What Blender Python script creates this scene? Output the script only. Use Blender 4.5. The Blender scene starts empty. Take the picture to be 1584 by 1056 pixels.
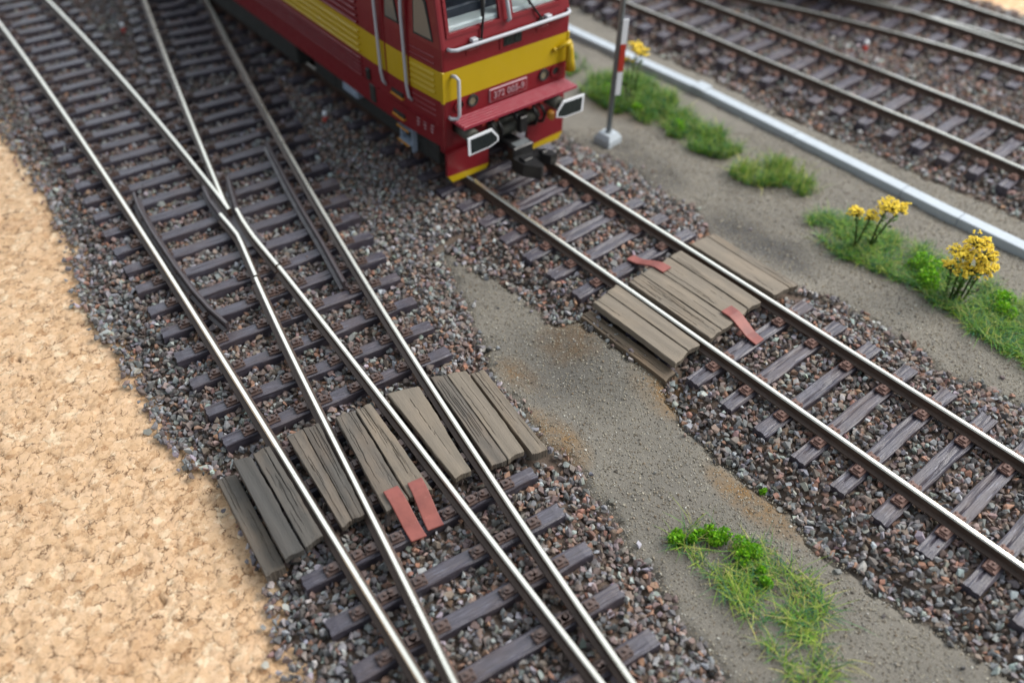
import bpy, bmesh, math, random
import numpy as np
from mathutils import Vector, Matrix

random.seed(7)
rng = np.random.default_rng(7)
scene = bpy.context.scene
C = scene.collection
# one Blender unit is one centimetre of the model railway; z = 0 is the top of the sleepers
scene.unit_settings.system = 'METRIC'
scene.unit_settings.scale_length = 0.01

# ------------------------------------------------------------------ camera
FPX, PW, PH = 1295.4957, 1584.0, 1056.0
CAM = np.array([-7.1714, -10.1219, 7.1902])
FW = np.array([0.47550865, 0.5398518, -0.69458733])
RT = np.array([0.76369942, -0.64521917, 0.02134065])
UP = np.array([0.43664027, 0.5406036, 0.7190918])
cd = bpy.data.cameras.new('camera')
cam = bpy.data.objects.new('camera', cd)
C.objects.link(cam)
cam.matrix_world = Matrix(((RT[0], UP[0], -FW[0], CAM[0]), (RT[1], UP[1], -FW[1], CAM[1]),
                           (RT[2], UP[2], -FW[2], CAM[2]), (0, 0, 0, 1)))
cd.sensor_fit = 'HORIZONTAL'
cd.sensor_width = 36.0
cd.lens = 36.0 * FPX / PW
cd.clip_start = 0.05
cd.clip_end = 500
cd.dof.use_dof = True
cd.dof.focus_distance = 9.35
cd.dof.aperture_fstop = 0.225
scene.camera = cam

# ------------------------------------------------------------------ light (a room lit by windows)
w = bpy.data.worlds.new('World')
scene.world = w
w.use_nodes = True
bg = w.node_tree.nodes['Background']
bg.inputs[0].default_value = (0.80, 0.90, 1.0, 1)
bg.inputs[1].default_value = 0.34

def area(name, loc, target, sx, sy, power, col):
    d = bpy.data.lights.new(name, 'AREA')
    d.shape = 'RECTANGLE'
    d.size, d.size_y, d.energy, d.color = sx, sy, power, col
    o = bpy.data.objects.new(name, d)
    C.objects.link(o)
    o.location = loc
    o.rotation_euler = (Vector(target) - Vector(loc)).to_track_quat('-Z', 'Y').to_euler()
    return o

area('window_lamp', (30, -22, 34), (0, -3, 0), 30, 30, 24000, (1.0, 0.96, 0.90))
area('ceiling_lamp', (26, 28, 38), (-1, -2, 0), 105, 72, 24000, (0.86, 0.93, 1.0))
vs = scene.view_settings
vs.view_transform = 'Standard'
vs.look = 'None'
vs.exposure = 0.62
vs.gamma = 1.0
vs.use_curve_mapping = False
scene.cycles.use_denoising = True
scene.cycles.max_bounces = 6

# ------------------------------------------------------------------ material helpers
class NT:
    def __init__(s, name):
        s.m = bpy.data.materials.new(name)
        s.m.use_nodes = True
        s.t = s.m.node_tree
        s.b = s.t.nodes['Principled BSDF']
    def n(s, typ, **kw):
        x = s.t.nodes.new(typ)
        for k, v in kw.items():
            setattr(x, k, v)
        return x
    def put(s, sock, v):
        if hasattr(v, 'links'):
            s.t.links.new(v, sock)
        elif isinstance(v, (tuple, list)):
            sock.default_value = tuple(v) + ((1,) if len(v) == 3 and len(sock.default_value) == 4 else ())
        else:
            sock.default_value = v
    def coord(s, scale=(1, 1, 1), rand=False, which='Object'):
        tc = s.n('ShaderNodeTexCoord')
        mp = s.n('ShaderNodeMapping')
        s.t.links.new(tc.outputs[which], mp.inputs[0])
        mp.inputs['Scale'].default_value = scale
        if rand:
            oi = s.n('ShaderNodeObjectInfo')
            mu = s.n('ShaderNodeMath', operation='MULTIPLY')
            s.t.links.new(oi.outputs['Random'], mu.inputs[0])
            mu.inputs[1].default_value = 57.0
            cx = s.n('ShaderNodeCombineXYZ')
            for k in range(3):
                s.t.links.new(mu.outputs[0], cx.inputs[k])
            s.t.links.new(cx.outputs[0], mp.inputs['Location'])
        return mp.outputs[0]
    def noise(s, vec, scale, detail=4, rough=0.6, dist=0.0):
        x = s.n('ShaderNodeTexNoise')
        s.put(x.inputs['Vector'], vec)
        x.inputs['Scale'].default_value = scale
        x.inputs['Detail'].default_value = detail
        x.inputs['Roughness'].default_value = rough
        x.inputs['Distortion'].default_value = dist
        return x.outputs['Fac']
    def voro(s, vec, scale, out='Distance', feature='F1'):
        x = s.n('ShaderNodeTexVoronoi', feature=feature)
        s.put(x.inputs['Vector'], vec)
        x.inputs['Scale'].default_value = scale
        return x.outputs[out]
    def ramp(s, fac, stops):
        x = s.n('ShaderNodeValToRGB')
        s.put(x.inputs[0], fac)
        e = x.color_ramp.elements
        while len(e) < len(stops):
            e.new(0.5)
        for el, (p, c) in zip(e, stops):
            el.position = p
            c = (c, c, c) if isinstance(c, (int, float)) else c
            el.color = tuple(c) + (1,)
        return x.outputs[0]
    def mix(s, fac, a, b, mode='MIX'):
        x = s.n('ShaderNodeMix', data_type='RGBA', blend_type=mode)
        s.put(x.inputs[0], fac)
        s.put(x.inputs[6], a)
        s.put(x.inputs[7], b)
        return x.outputs[2]
    def math(s, op, a, b=0.0):
        x = s.n('ShaderNodeMath', operation=op)
        s.put(x.inputs[0], a)
        s.put(x.inputs[1], b)
        return x.outputs[0]
    def attr(s, name, out='Color'):
        x = s.n('ShaderNodeAttribute', attribute_name=name)
        return x.outputs[out]
    def bump(s, h, strength=0.5, dist=0.02):
        x = s.n('ShaderNodeBump')
        s.put(x.inputs['Height'], h)
        x.inputs['Strength'].default_value = strength
        x.inputs['Distance'].default_value = dist
        s.t.links.new(x.outputs[0], s.b.inputs['Normal'])
    def done(s, col=None, rough=None, metal=None, spec=None):
        if col is not None: s.put(s.b.inputs['Base Color'], col)
        if rough is not None: s.put(s.b.inputs['Roughness'], rough)
        if metal is not None: s.put(s.b.inputs['Metallic'], metal)
        if spec is not None: s.put(s.b.inputs['Specular IOR Level'], spec)
        return s.m

def paint(name, col, rough=0.45, var=0.18, scale=6, bump=0.05, metal=0.0, spec=0.5):
    t = NT(name)
    v = t.coord(rand=True)
    f = t.noise(v, scale, 5)
    c = t.mix(f, tuple(x * (1 - var) for x in col), tuple(min(1, x * (1 + var)) for x in col))
    t.bump(t.noise(v, scale * 9, 3), bump, 0.01)
    r = t.ramp(t.noise(v, scale * 2.3, 3), [(0.3, max(0, rough - 0.1)), (0.7, min(1, rough + 0.12))])
    return t.done(c, r, metal, spec)

MAT = {}
def build_materials():
    # sleepers: dark brown plastic with a moulded wood grain and paler worn ridges
    t = NT('sleeper_plastic')
    v = t.coord((1.2, 20, 20), rand=True)
    g = t.noise(v, 3.4, 6, 0.65, 0.4)
    big = t.noise(t.coord(rand=True), 2.2, 3)
    c = t.mix(t.ramp(g, [(0.3, 0.0), (0.7, 1.0)]), (0.024, 0.020, 0.026), (0.090, 0.080, 0.106))
    c = t.mix(t.ramp(big, [(0.45, 0.0), (0.75, 0.5)]), c, (0.105, 0.072, 0.066))
    c = t.mix(t.ramp(g, [(0.61, 0.0), (0.70, 0.6)]), c, (0.24, 0.25, 0.31))
    t.bump(g, 0.4, 0.02)
    MAT['sleeper'] = t.done(c, t.ramp(big, [(0.3, 0.32), (0.75, 0.52)]), 0, 0.6)
    # rust brown fastenings
    t = NT('rusty_iron')
    v = t.coord(rand=True)
    f = t.noise(v, 9, 5)
    c = t.mix(f, (0.075, 0.042, 0.036), (0.210, 0.105, 0.078))
    t.bump(t.noise(v, 60, 3), 0.25, 0.01)
    MAT['rust'] = t.done(c, 0.62)
    # moulded chairs of the turnout, nearly as dark as the sleepers
    t = NT('chair_brown')
    v = t.coord(rand=True)
    f = t.noise(v, 7, 5)
    c = t.mix(f, (0.045, 0.030, 0.028), (0.135, 0.082, 0.066))
    t.bump(t.noise(v, 60, 3), 0.2, 0.01)
    MAT['chair_brown'] = t.done(c, 0.5)
    # rail sides
    t = NT('rail_side')
    v = t.coord()
    f = t.noise(v, 5, 6)
    c = t.mix(f, (0.035, 0.026, 0.022), (0.12, 0.072, 0.050))
    t.bump(t.noise(v, 50, 3), 0.2, 0.01)
    MAT['railside'] = t.done(c, 0.5, 0.15)
    # rail tops: worn nickel silver
    t = NT('rail_top')
    v = t.coord()
    f = t.noise(v, 2.3, 5)
    sc = t.noise(v, 26, 4, 0.7)
    c = t.mix(f, (0.62, 0.59, 0.51), (0.73, 0.70, 0.62))
    c = t.mix(t.ramp(sc, [(0.61, 0.0), (0.67, 0.65)]), c, (0.26, 0.24, 0.22))
    t.bump(t.noise(v, 70, 2), 0.06, 0.01)
    MAT['railtop'] = t.done(c, t.ramp(f, [(0.3, 0.24), (0.7, 0.36)]), 0.92)
    # worn dark plastic of check rails and frog
    MAT['darkplastic'] = paint('dark_plastic', (0.055, 0.042, 0.045), 0.42, 0.35, 5, 0.1)
    # ballast stones
    t = NT('ballast_stone')
    a = t.attr('stone')
    v = t.coord()
    n1 = t.noise(v, 45, 4, 0.7)
    c = t.mix(t.ramp(n1, [(0.3, 0.0), (0.7, 1.0)]), t.mix(0.28, a, (0.03, 0.025, 0.02)), t.mix(0.10, a, (0.75, 0.72, 0.68)))
    t.bump(n1, 0.35, 0.012)
    MAT['stone'] = t.done(c, t.ramp(n1, [(0.3, 0.65), (0.7, 0.9)]), 0, 0.3)
    # grains of sand
    t = NT('sand_grain')
    MAT['grain'] = t.done(t.attr('stone'), 0.55)
    # sandy ground with bedding dirt and stains
    t = NT('sand_ground')
    v = t.coord()
    fine = t.noise(v, 60, 3, 0.8)
    mid = t.noise(v, 7, 5, 0.65)
    big = t.noise(v, 1.1, 4)
    c = t.mix(mid, (0.112, 0.102, 0.087), (0.212, 0.193, 0.165))
    c = t.mix(t.ramp(big, [(0.35, 0.0), (0.7, 0.7)]), c, (0.235, 0.213, 0.176))
    sp = t.voro(v, 38)
    c = t.mix(t.ramp(sp, [(0.06, 0.75), (0.22, 0.0)]), c, (0.42, 0.38, 0.30))
    c = t.mix(t.ramp(t.noise(v, 85, 2), [(0.56, 0.0), (0.70, 0.45)]), c, (0.075, 0.066, 0.052))
    d = t.attr('dirt', 'Fac')
    c = t.mix(d, c, t.mix(mid, (0.075, 0.056, 0.044), (0.18, 0.13, 0.10)))
    o = t.attr('ochre', 'Fac')
    c = t.mix(t.math('MULTIPLY', o, t.ramp(mid, [(0.35, 0.25), (0.6, 1.0)])), c, (0.22, 0.115, 0.03))
    k = t.attr('soot', 'Fac')
    c = t.mix(t.math('MULTIPLY', k, t.ramp(mid, [(0.3, 0.6), (0.55, 1.0)])), c, t.mix(fine, (0.028, 0.027, 0.028), (0.095, 0.090, 0.084)))
    h = t.math('ADD', t.math('MULTIPLY', fine, 0.7), t.math('MULTIPLY', mid, 0.5))
    t.bump(h, 0.75, 0.03)
    MAT['sand'] = t.done(c, 0.8, 0, 0.3)
    # cork
    t = NT('cork')
    v = t.coord()
    cell = t.attr('cell', 'Fac')
    crev = t.attr('crev', 'Fac')
    # warped coordinates so that the granules get ragged outlines
    nz = t.n('ShaderNodeTexNoise')
    t.put(nz.inputs['Vector'], v)
    nz.inputs['Scale'].default_value = 11; nz.inputs['Detail'].default_value = 4; nz.inputs['Roughness'].default_value = 0.7
    sc = t.n('ShaderNodeVectorMath', operation='SCALE'); sc.inputs['Scale'].default_value = 0.15
    t.put(sc.inputs[0], nz.outputs['Color'])
    ad = t.n('ShaderNodeVectorMath', operation='ADD')
    t.put(ad.inputs[0], v); t.put(ad.inputs[1], sc.outputs[0])
    wv = ad.outputs[0]
    def tone(scale):
        sep = t.n('ShaderNodeSeparateColor')
        t.put(sep.inputs[0], t.voro(wv, scale, 'Color'))
        return sep.outputs[0]
    c1, c2 = tone(7.0), tone(17)
    e1 = t.voro(wv, 7.0, 'Distance', 'DISTANCE_TO_EDGE')
    e2 = t.voro(wv, 17, 'Distance', 'DISTANCE_TO_EDGE')
    fine = t.noise(v, 60, 4, 0.75, 0.4)
    mid = t.noise(v, 9, 4, 0.6, 0.5)
    big = t.noise(v, 0.8, 3)
    f = t.math('ADD', t.math('MULTIPLY', c1, 0.5), t.math('MULTIPLY', c2, 0.5))
    c = t.ramp(f, [(0.04, (0.36, 0.19, 0.09)), (0.18, (0.53, 0.325, 0.175)), (0.42, (0.64, 0.42, 0.245)), (0.70, (0.67, 0.445, 0.275)), (0.92, (0.77, 0.59, 0.395))])
    c = t.mix(t.ramp(fine, [(0.45, 0.0), (0.70, 0.5)]), c, (0.72, 0.53, 0.345))
    c = t.mix(t.ramp(fine, [(0.26, 0.45), (0.40, 0.0)]), c, (0.42, 0.22, 0.10))
    g1 = t.ramp(t.noise(v, 8.5, 4), [(0.48, 0.0), (0.58, 1.0)])
    g2 = t.ramp(t.noise(v, 12.0, 3), [(0.46, 0.0), (0.58, 1.0)])
    k1 = t.math('MULTIPLY', t.ramp(e1, [(0.012, 0.9), (0.055, 0.0)]), g1)
    k2 = t.math('MULTIPLY', t.ramp(e2, [(0.02, 0.5), (0.07, 0.0)]), g2)
    c = t.mix(t.ramp(big, [(0.56, 0.0), (0.72, 0.3)]), c, (0.48, 0.26, 0.13))
    c = t.mix(k2, c, (0.20, 0.095, 0.04))
    c = t.mix(k1, c, (0.10, 0.045, 0.02))
    c = t.mix(t.math('MULTIPLY', crev, 0.8), c, (0.10, 0.05, 0.022))
    hgt = t.math('ADD', t.math('ADD', t.math('MULTIPLY', c2, 0.35), t.math('MULTIPLY', fine, 0.5)), t.math('MULTIPLY', t.math('ADD', k1, k2), -0.8))
    t.bump(hgt, 0.42, 0.03)
    MAT['cork'] = t.done(c, 0.85, 0, 0.2)
    # weathered planks, several tones
    def wood(name, lo, hi, warm, crack):
        t = NT(name)
        v = t.coord((22, 1.0, 22), rand=True)
        g = t.noise(v, 2.4, 7, 0.68, 0.3)
        fine = t.noise(t.coord((60, 4, 60), rand=True), 2.5, 3)
        big = t.noise(t.coord((2.5, 1, 2), rand=True), 1.6, 3)
        c = t.mix(g, lo, hi)
        c = t.mix(t.ramp(big, [(0.45, 0.0), (0.75, 0.65)]), c, warm)
        c = t.mix(t.ramp(fine, [(0.62, 0.0), (0.72, 0.6 if crack else 0.3)]), c, tuple(x * 0.3 for x in lo))
        if crack:
            c = t.mix(t.ramp(g, [(0.30, 0.9), (0.36, 0.0)]), c, (0.020, 0.015, 0.012))
        h = t.math('ADD', g, t.math('MULTIPLY', fine, 0.35))
        t.bump(h, 0.4, 0.02)
        return t.done(c, 0.72, 0, 0.35)
    MAT['wood'] = wood('weathered_wood', (0.070, 0.060, 0.050), (0.175, 0.152, 0.127), (0.20, 0.150, 0.108), True)
    MAT['wood_tan'] = wood('tan_wood', (0.105, 0.086, 0.066), (0.245, 0.206, 0.162), (0.26, 0.198, 0.138), True)
    MAT['wood_plain'] = wood('plain_wood', (0.145, 0.120, 0.093), (0.24, 0.202, 0.158), (0.262, 0.207, 0.150), False)
    MAT['wood_dark'] = wood('charcoal_wood', (0.052, 0.048, 0.044), (0.098, 0.092, 0.084), (0.090, 0.076, 0.064), False)
    MAT['wood_brown'] = wood('brown_wood', (0.055, 0.041, 0.029), (0.175, 0.132, 0.092), (0.20, 0.135, 0.082), True)
    MAT['wood_greycrack'] = wood('cracked_grey_wood', (0.048, 0.043, 0.038), (0.135, 0.122, 0.106), (0.13, 0.098, 0.072), True)
    # red lead paint of the ramps
    t = NT('red_ramp_paint')
    v = t.coord(rand=True)
    f = t.noise(v, 5, 6)
    c = t.mix(t.ramp(f, [(0.3, 0.0), (0.7, 1.0)]), (0.17, 0.042, 0.034), (0.30, 0.080, 0.060))
    c = t.mix(t.ramp(t.noise(v, 30, 4), [(0.64, 0), (0.74, 0.5)]), c, (0.45, 0.22, 0.17))
    t.bump(t.noise(v, 30, 3), 0.12, 0.01)
    MAT['red_ramp'] = t.done(c, 0.55)
    # locomotive
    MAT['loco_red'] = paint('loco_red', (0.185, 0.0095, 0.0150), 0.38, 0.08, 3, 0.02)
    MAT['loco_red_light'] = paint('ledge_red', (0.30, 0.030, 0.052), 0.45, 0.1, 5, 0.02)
    MAT['loco_yellow'] = paint('loco_yellow', (0.47, 0.32, 0.005), 0.40, 0.06, 3, 0.02)
    MAT['grey_metal'] = paint('grey_rail_paint', (0.42, 0.43, 0.47), 0.38, 0.08, 5, 0.02)
    MAT['plate_letters'] = paint('plate_letters', (0.44, 0.28, 0.31), 0.5, 0.08, 5, 0.02)
    MAT['mast_grey'] = paint('mast_grey', (0.22, 0.24, 0.25), 0.35, 0.1, 4, 0.03, 0.35)
    MAT['white'] = paint('white_paint', (0.78, 0.80, 0.84), 0.45, 0.05, 5, 0.02)
    MAT['black'] = paint('black_plastic', (0.012, 0.012, 0.013), 0.42, 0.3, 5, 0.06)
    MAT['bufferface'] = paint('buffer_black', (0.014, 0.020, 0.021), 0.30, 0.2, 5, 0.02)
    MAT['greyolive'] = paint('running_gear_grey', (0.085, 0.085, 0.070), 0.6, 0.25, 6, 0.1)
    MAT['darkgear'] = paint('underframe_dark', (0.028, 0.028, 0.026), 0.65, 0.3, 6, 0.1)
    MAT['bluegrey'] = paint('box_blue_grey', (0.30, 0.36, 0.45), 0.4, 0.1, 5, 0.03)
    MAT['roofgrey'] = paint('roof_grey', (0.23, 0.24, 0.25), 0.5, 0.1, 5, 0.03)
    MAT['signal_red'] = paint('sign_red', (0.46, 0.035, 0.02), 0.45, 0.08, 5, 0.02)
    MAT['orange'] = paint('step_orange', (0.55, 0.24, 0.03), 0.45, 0.08, 5, 0.02)
    MAT['cream'] = paint('desk_cream', (0.72, 0.74, 0.70), 0.5, 0.06, 9, 0.03)
    MAT['interior'] = paint('cab_interior', (0.10, 0.13, 0.17), 0.6, 0.15, 4, 0.02)
    MAT['darkblue'] = paint('cab_dark', (0.022, 0.028, 0.045), 0.5, 0.2, 6, 0.02)
    MAT['lens'] = paint('headlight_lens', (0.20, 0.18, 0.12), 0.15, 0.1, 8, 0.0)
    MAT['chrome'] = paint('bolt_metal', (0.33, 0.33, 0.36), 0.3, 0.1, 8, 0.02, 0.9)
    t = NT('window_glass')
    t.b.inputs['Transmission Weight'].default_value = 1.0
    t.b.inputs['IOR'].default_value = 1.2
    MAT['glass'] = t.done((0.86, 0.92, 0.96), 0.03)
    t = NT('side_glass')
    MAT['sideglass'] = t.done((0.14, 0.135, 0.12), 0.12)
    # concrete
    t = NT('concrete')
    v = t.coord()
    f = t.noise(v, 5, 5)
    c = t.mix(f, (0.32, 0.36, 0.40), (0.47, 0.51, 0.55))
    c = t.mix(t.ramp(t.noise(v, 48, 3), [(0.6, 0.0), (0.75, 0.5)]), c, (0.33, 0.34, 0.34))
    t.bump(t.noise(v, 40, 4), 0.3, 0.01)
    MAT['concrete'] = t.done(c, 0.7)
    # plants
    t = NT('grass_blade')
    t.b.inputs['Subsurface Weight'].default_value = 0.0
    a = t.attr('stone')
    tr = t.n('ShaderNodeBsdfTranslucent')
    t.put(tr.inputs[0], a)
    t.done(a, 0.55, 0, 0.3)
    ms = t.n('ShaderNodeMixShader')
    ms.inputs[0].default_value = 0.3
    out = t.t.nodes['Material Output']
    t.t.links.new(t.b.outputs[0], ms.inputs[1])
    t.t.links.new(tr.outputs[0], ms.inputs[2])
    t.t.links.new(ms.outputs[0], out.inputs[0])
    MAT['grass'] = t.m
    MAT['leafgreen'] = paint('plant_leaf', (0.085, 0.19, 0.02), 0.6, 0.3, 8, 0.1)
    MAT['stem'] = paint('plant_stem', (0.055, 0.075, 0.016), 0.6, 0.3, 8, 0.1)
    MAT['blossom'] = paint('yellow_blossom', (0.95, 0.66, 0.05), 0.6, 0.18, 9, 0.1)
build_materials()

# ------------------------------------------------------------------ mesh helpers
def tag(o, label=None, cat=None, group=None, kind=None):
    if label: o['label'] = label
    if cat: o['category'] = cat
    if group: o['group'] = group
    if kind: o['kind'] = kind
    return o

def empty(name, loc=(0, 0, 0), rz=0.0, parent=None):
    o = bpy.data.objects.new(name, None)
    o.empty_display_size = 0.2
    C.objects.link(o)
    o.location = loc
    o.rotation_euler = (0, 0, rz)
    o.parent = parent
    return o

def link(name, me, parent=None, loc=(0, 0, 0), rot=(0, 0, 0)):
    o = bpy.data.objects.new(name, me)
    C.objects.link(o)
    o.location = loc
    o.rotation_euler = rot
    o.parent = parent
    return o

class MB:
    """collects boxes, tubes and prisms; build() links them as one mesh object"""
    def __init__(s):
        s.v, s.f, s.m, s.sm = [], [], [], []
    def add(s, vs, fs, mi=0, smooth=False):
        k = len(s.v)
        s.v += [tuple(map(float, q)) for q in vs]
        for f in fs:
            s.f.append([i + k for i in f])
            s.m.append(mi)
            s.sm.append(smooth)
        return s
    def box(s, lo, hi, mi=0, bev=0.0, M=None):
        bm = bmesh.new()
        bmesh.ops.create_cube(bm, size=1)
        for v in bm.verts:
            for k in range(3):
                v.co[k] = (lo[k] + hi[k]) / 2 + v.co[k] * (hi[k] - lo[k])
        if bev > 0:
            bmesh.ops.bevel(bm, geom=bm.edges[:], offset=bev, segments=1, affect='EDGES')
        bm.verts.index_update()
        vs = [(M @ v.co) if M else v.co for v in bm.verts]
        fs = [[v.index for v in f.verts] for f in bm.faces]
        bm.free()
        return s.add(vs, fs, mi)
    def tube(s, pts, r, n=8, mi=0, cap=True):
        pts = [Vector(q) for q in pts]
        rs = r if isinstance(r, (list, tuple)) else [r] * len(pts)
        vs, fs = [], []
        up = Vector((0, 0, 1))
        prev = None
        for i, q in enumerate(pts):
            d = (pts[min(i + 1, len(pts) - 1)] - pts[max(i - 1, 0)]).normalized()
            if prev is None:
                a = d.cross(up)
                if a.length < 1e-3: a = d.cross(Vector((0, 1, 0)))
                a.normalize()
            else:
                a = (prev - d * prev.dot(d)).normalized()
            prev = a
            b = d.cross(a)
            for k in range(n):
                t = 2 * math.pi * k / n
                vs.append(q + (a * math.cos(t) + b * math.sin(t)) * rs[i])
        for i in range(len(pts) - 1):
            for k in range(n):
                fs.append([i * n + k, i * n + (k + 1) % n, (i + 1) * n + (k + 1) % n, (i + 1) * n + k])
        s.add(vs, fs, mi, True)
        if cap:
            k0 = len(s.v) - len(vs)
            s.f.append([k0 + k for k in range(n)][::-1]); s.m.append(mi); s.sm.append(False)
            s.f.append([k0 + (len(pts) - 1) * n + k for k in range(n)]); s.m.append(mi); s.sm.append(False)
        return s
    def prism(s, poly, axis, a, b, mi=0):
        """polygon in the two other axes, extruded along axis from a to b"""
        n = len(poly)
        def P(q, t):
            return {0: (t, q[0], q[1]), 1: (q[0], t, q[1]), 2: (q[0], q[1], t)}[axis]
        vs = [P(q, a) for q in poly] + [P(q, b) for q in poly]
        fs = [list(range(n))[::-1], list(range(n, 2 * n))] + [[i, (i + 1) % n, n + (i + 1) % n, n + i] for i in range(n)]
        return s.add(vs, fs, mi)
    def mesh(s, name, mats):
        me = bpy.data.meshes.new(name)
        me.from_pydata(s.v, [], s.f)
        for m in (mats if isinstance(mats, (list, tuple)) else [mats]):
            me.materials.append(m)
        me.polygons.foreach_set('material_index', s.m)
        me.polygons.foreach_set('use_smooth', s.sm)
        bm = bmesh.new(); bm.from_mesh(me)
        bmesh.ops.recalc_face_normals(bm, faces=bm.faces)
        bm.to_mesh(me); bm.free()
        me.update()
        return me
    def build(s, name, mats, parent=None, loc=(0, 0, 0), rot=(0, 0, 0)):
        return link(name, s.mesh(name, mats), parent, loc, rot)

def raw_mesh(name, V, F, mat, attrs=None, smooth=False):
    """fast mesh from numpy arrays; F is (n,3) or (n,4); attrs: name -> (kind, array per vertex)"""
    me = bpy.data.meshes.new(name)
    V = np.ascontiguousarray(V, dtype=np.float32)
    F = np.ascontiguousarray(F, dtype=np.int32)
    k = F.shape[1]
    me.vertices.add(len(V)); me.vertices.foreach_set('co', V.ravel())
    me.loops.add(F.size); me.loops.foreach_set('vertex_index', F.ravel())
    me.polygons.add(len(F))
    me.polygons.foreach_set('loop_start', np.arange(0, F.size, k, dtype=np.int32))
    me.polygons.foreach_set('loop_total', np.full(len(F), k, dtype=np.int32))
    me.polygons.foreach_set('use_smooth', np.full(len(F), smooth, dtype=bool))
    me.update(calc_edges=True)
    me.materials.append(mat)
    for nm, (kind, arr) in (attrs or {}).items():
        if kind == 'col':
            a = me.attributes.new(nm, 'FLOAT_COLOR', 'POINT')
            full = np.ones((len(V), 4), dtype=np.float32); full[:, :3] = arr
            a.data.foreach_set('color', full.ravel())
        else:
            a = me.attributes.new(nm, 'FLOAT', 'POINT')
            a.data.foreach_set('value', np.ascontiguousarray(arr, dtype=np.float32))
    me.validate()
    return me

def vnoise(x, y, seed=0):
    """smooth value noise on numpy arrays, 0..1"""
    xi, yi = np.floor(x).astype(np.int64), np.floor(y).astype(np.int64)
    fx, fy = x - xi, y - yi
    fx, fy = fx * fx * (3 - 2 * fx), fy * fy * (3 - 2 * fy)
    def h(a, b):
        n = (a * 374761393 + b * 668265263 + seed * 974634777) & 0xffffffff
        n = ((n ^ (n >> 13)) * 1274126177) & 0xffffffff
        return ((n ^ (n >> 16)) & 0xffff) / 65535.0
    return (h(xi, yi) * (1 - fx) + h(xi + 1, yi) * fx) * (1 - fy) + (h(xi, yi + 1) * (1 - fx) + h(xi + 1, yi + 1) * fx) * fy

def fbm(x, y, seed=0, oct=4):
    s, a, t = 0, 0.5, 0
    for k in range(oct):
        s = s + a * vnoise(x * 2 ** k, y * 2 ** k, seed + k); t += a; a *= 0.5
    return s / t

def inview(P, mx=0.28):
    d = P - CAM
    z = d @ FW
    u = FPX * (d @ RT) / z
    v = FPX * (d @ UP) / z
    return (z > 1) & (np.abs(u) < PW * (0.5 + mx)) & (np.abs(v) < PH * (0.5 + mx))

def interp(tab):
    tab = sorted((y, x) for x, y in tab)
    ys, xs = np.array([q[0] for q in tab]), np.array([q[1] for q in tab])
    return lambda y: np.interp(y, ys, xs)

# ------------------------------------------------------------------ outlines of the beds (plan, cm)
cork_edge = interp([(-5.2, 14), (-5.4, 8), (-5.52, 4.93), (-5.56, 2.88), (-5.75, 0.96), (-6.03, -0.40), (-6.02, -1.77), (-6.12, -2.75),
                    (-6.14, -3.70), (-5.98, -4.04), (-6.10, -5.38), (-6.30, -5.62), (-6.42, -6.04), (-6.50, -6.42), (-6.55, -8), (-6.6, -14)])
path_l = interp([(-1.72, -2.38), (-2.13, -3.37), (-2.50, -4.25), (-2.72, -4.70), (-2.98, -5.98), (-2.81, -6.19), (-2.97, -6.62), (-3.08, -7.26),
                 (-3.25, -7.79), (-3.32, -8.27), (-3.38, -8.80), (-3.45, -8.94), (-3.6, -14)])
path_r = interp([(-1.66, -2.34), (-1.43, -3.41), (-1.50, -4.40), (-1.20, -4.70), (-1.15, -6.14), (-1.46, -6.42), (-1.56, -7.20), (-1.52, -7.80),
                 (-1.53, -8.23), (-1.65, -8.64), (-1.61, -9.15), (-1.57, -9.63), (-1.49, -10.12), (-1.30, -10.68), (-1.3, -14)])
bed_r = interp([(1.85, 14), (1.85, -1.03), (1.85, -1.51), (1.94, -2.34), (1.80, -3.18), (1.89, -3.91), (1.60, -4.49), (1.20, -4.9), (1.25, -5.97), (1.72, -6.4),
                (1.80, -7.03), (1.76, -7.62), (1.72, -8.19), (1.90, -8.66), (1.88, -9.13), (1.9, -14)])
far_l = interp([(5.9, 14), (5.81, 2.64), (5.42, 0.73), (5.47, -0.86), (5.51, -2.01), (5.45, -3.16), (5.60, -4.58), (5.65, -5.64), (5.71, -7.28), (5.7, -14)])
far_r = interp([(13.0, 14), (13.14, -2.25), (13.27, -2.80), (13.29, -3.60), (13.3, -14)])
TIP = -2.30

def bed_dist(x, y):
    """distance inside the ballast beds (negative outside) and which bed"""
    wob = 0.22 * (fbm(x * 2.3, y * 2.3, 5) - 0.5) + 0.12 * (vnoise(x * 7, y * 7, 9) - 0.5)
    le, r = cork_edge(y), bed_r(y)
    pl, pr = path_l(y), path_r(y)
    up = y > TIP
    dl = np.where(up, np.minimum(x - le, r - x), np.minimum(x - le, pl - x))
    dr = np.where(up, np.minimum(x - le, r - x), np.minimum(x - pr, r - x))
    dm = np.maximum(dl, dr)
    df = np.minimum(x - far_l(y), far_r(y) - x)
    return np.maximum(dm, df) + wob

def bed_height(x, y):
    d = bed_dist(x, y)
    top = np.where(x < -2.2, -0.075, np.where(x < 4, -0.045, -0.085))
    mid = np.exp(-((x + 1.9 - 0.1 * y) / 0.5) ** 2) * (y > TIP) * 0.06
    t = np.clip(d / 0.60, 0, 1)
    t = t * t * (3 - 2 * t)
    n = 0.05 * (fbm(x * 1.7, y * 1.7, 21) - 0.5)
    return -0.215 + t * (top + 0.215) + n - mid, d

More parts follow.
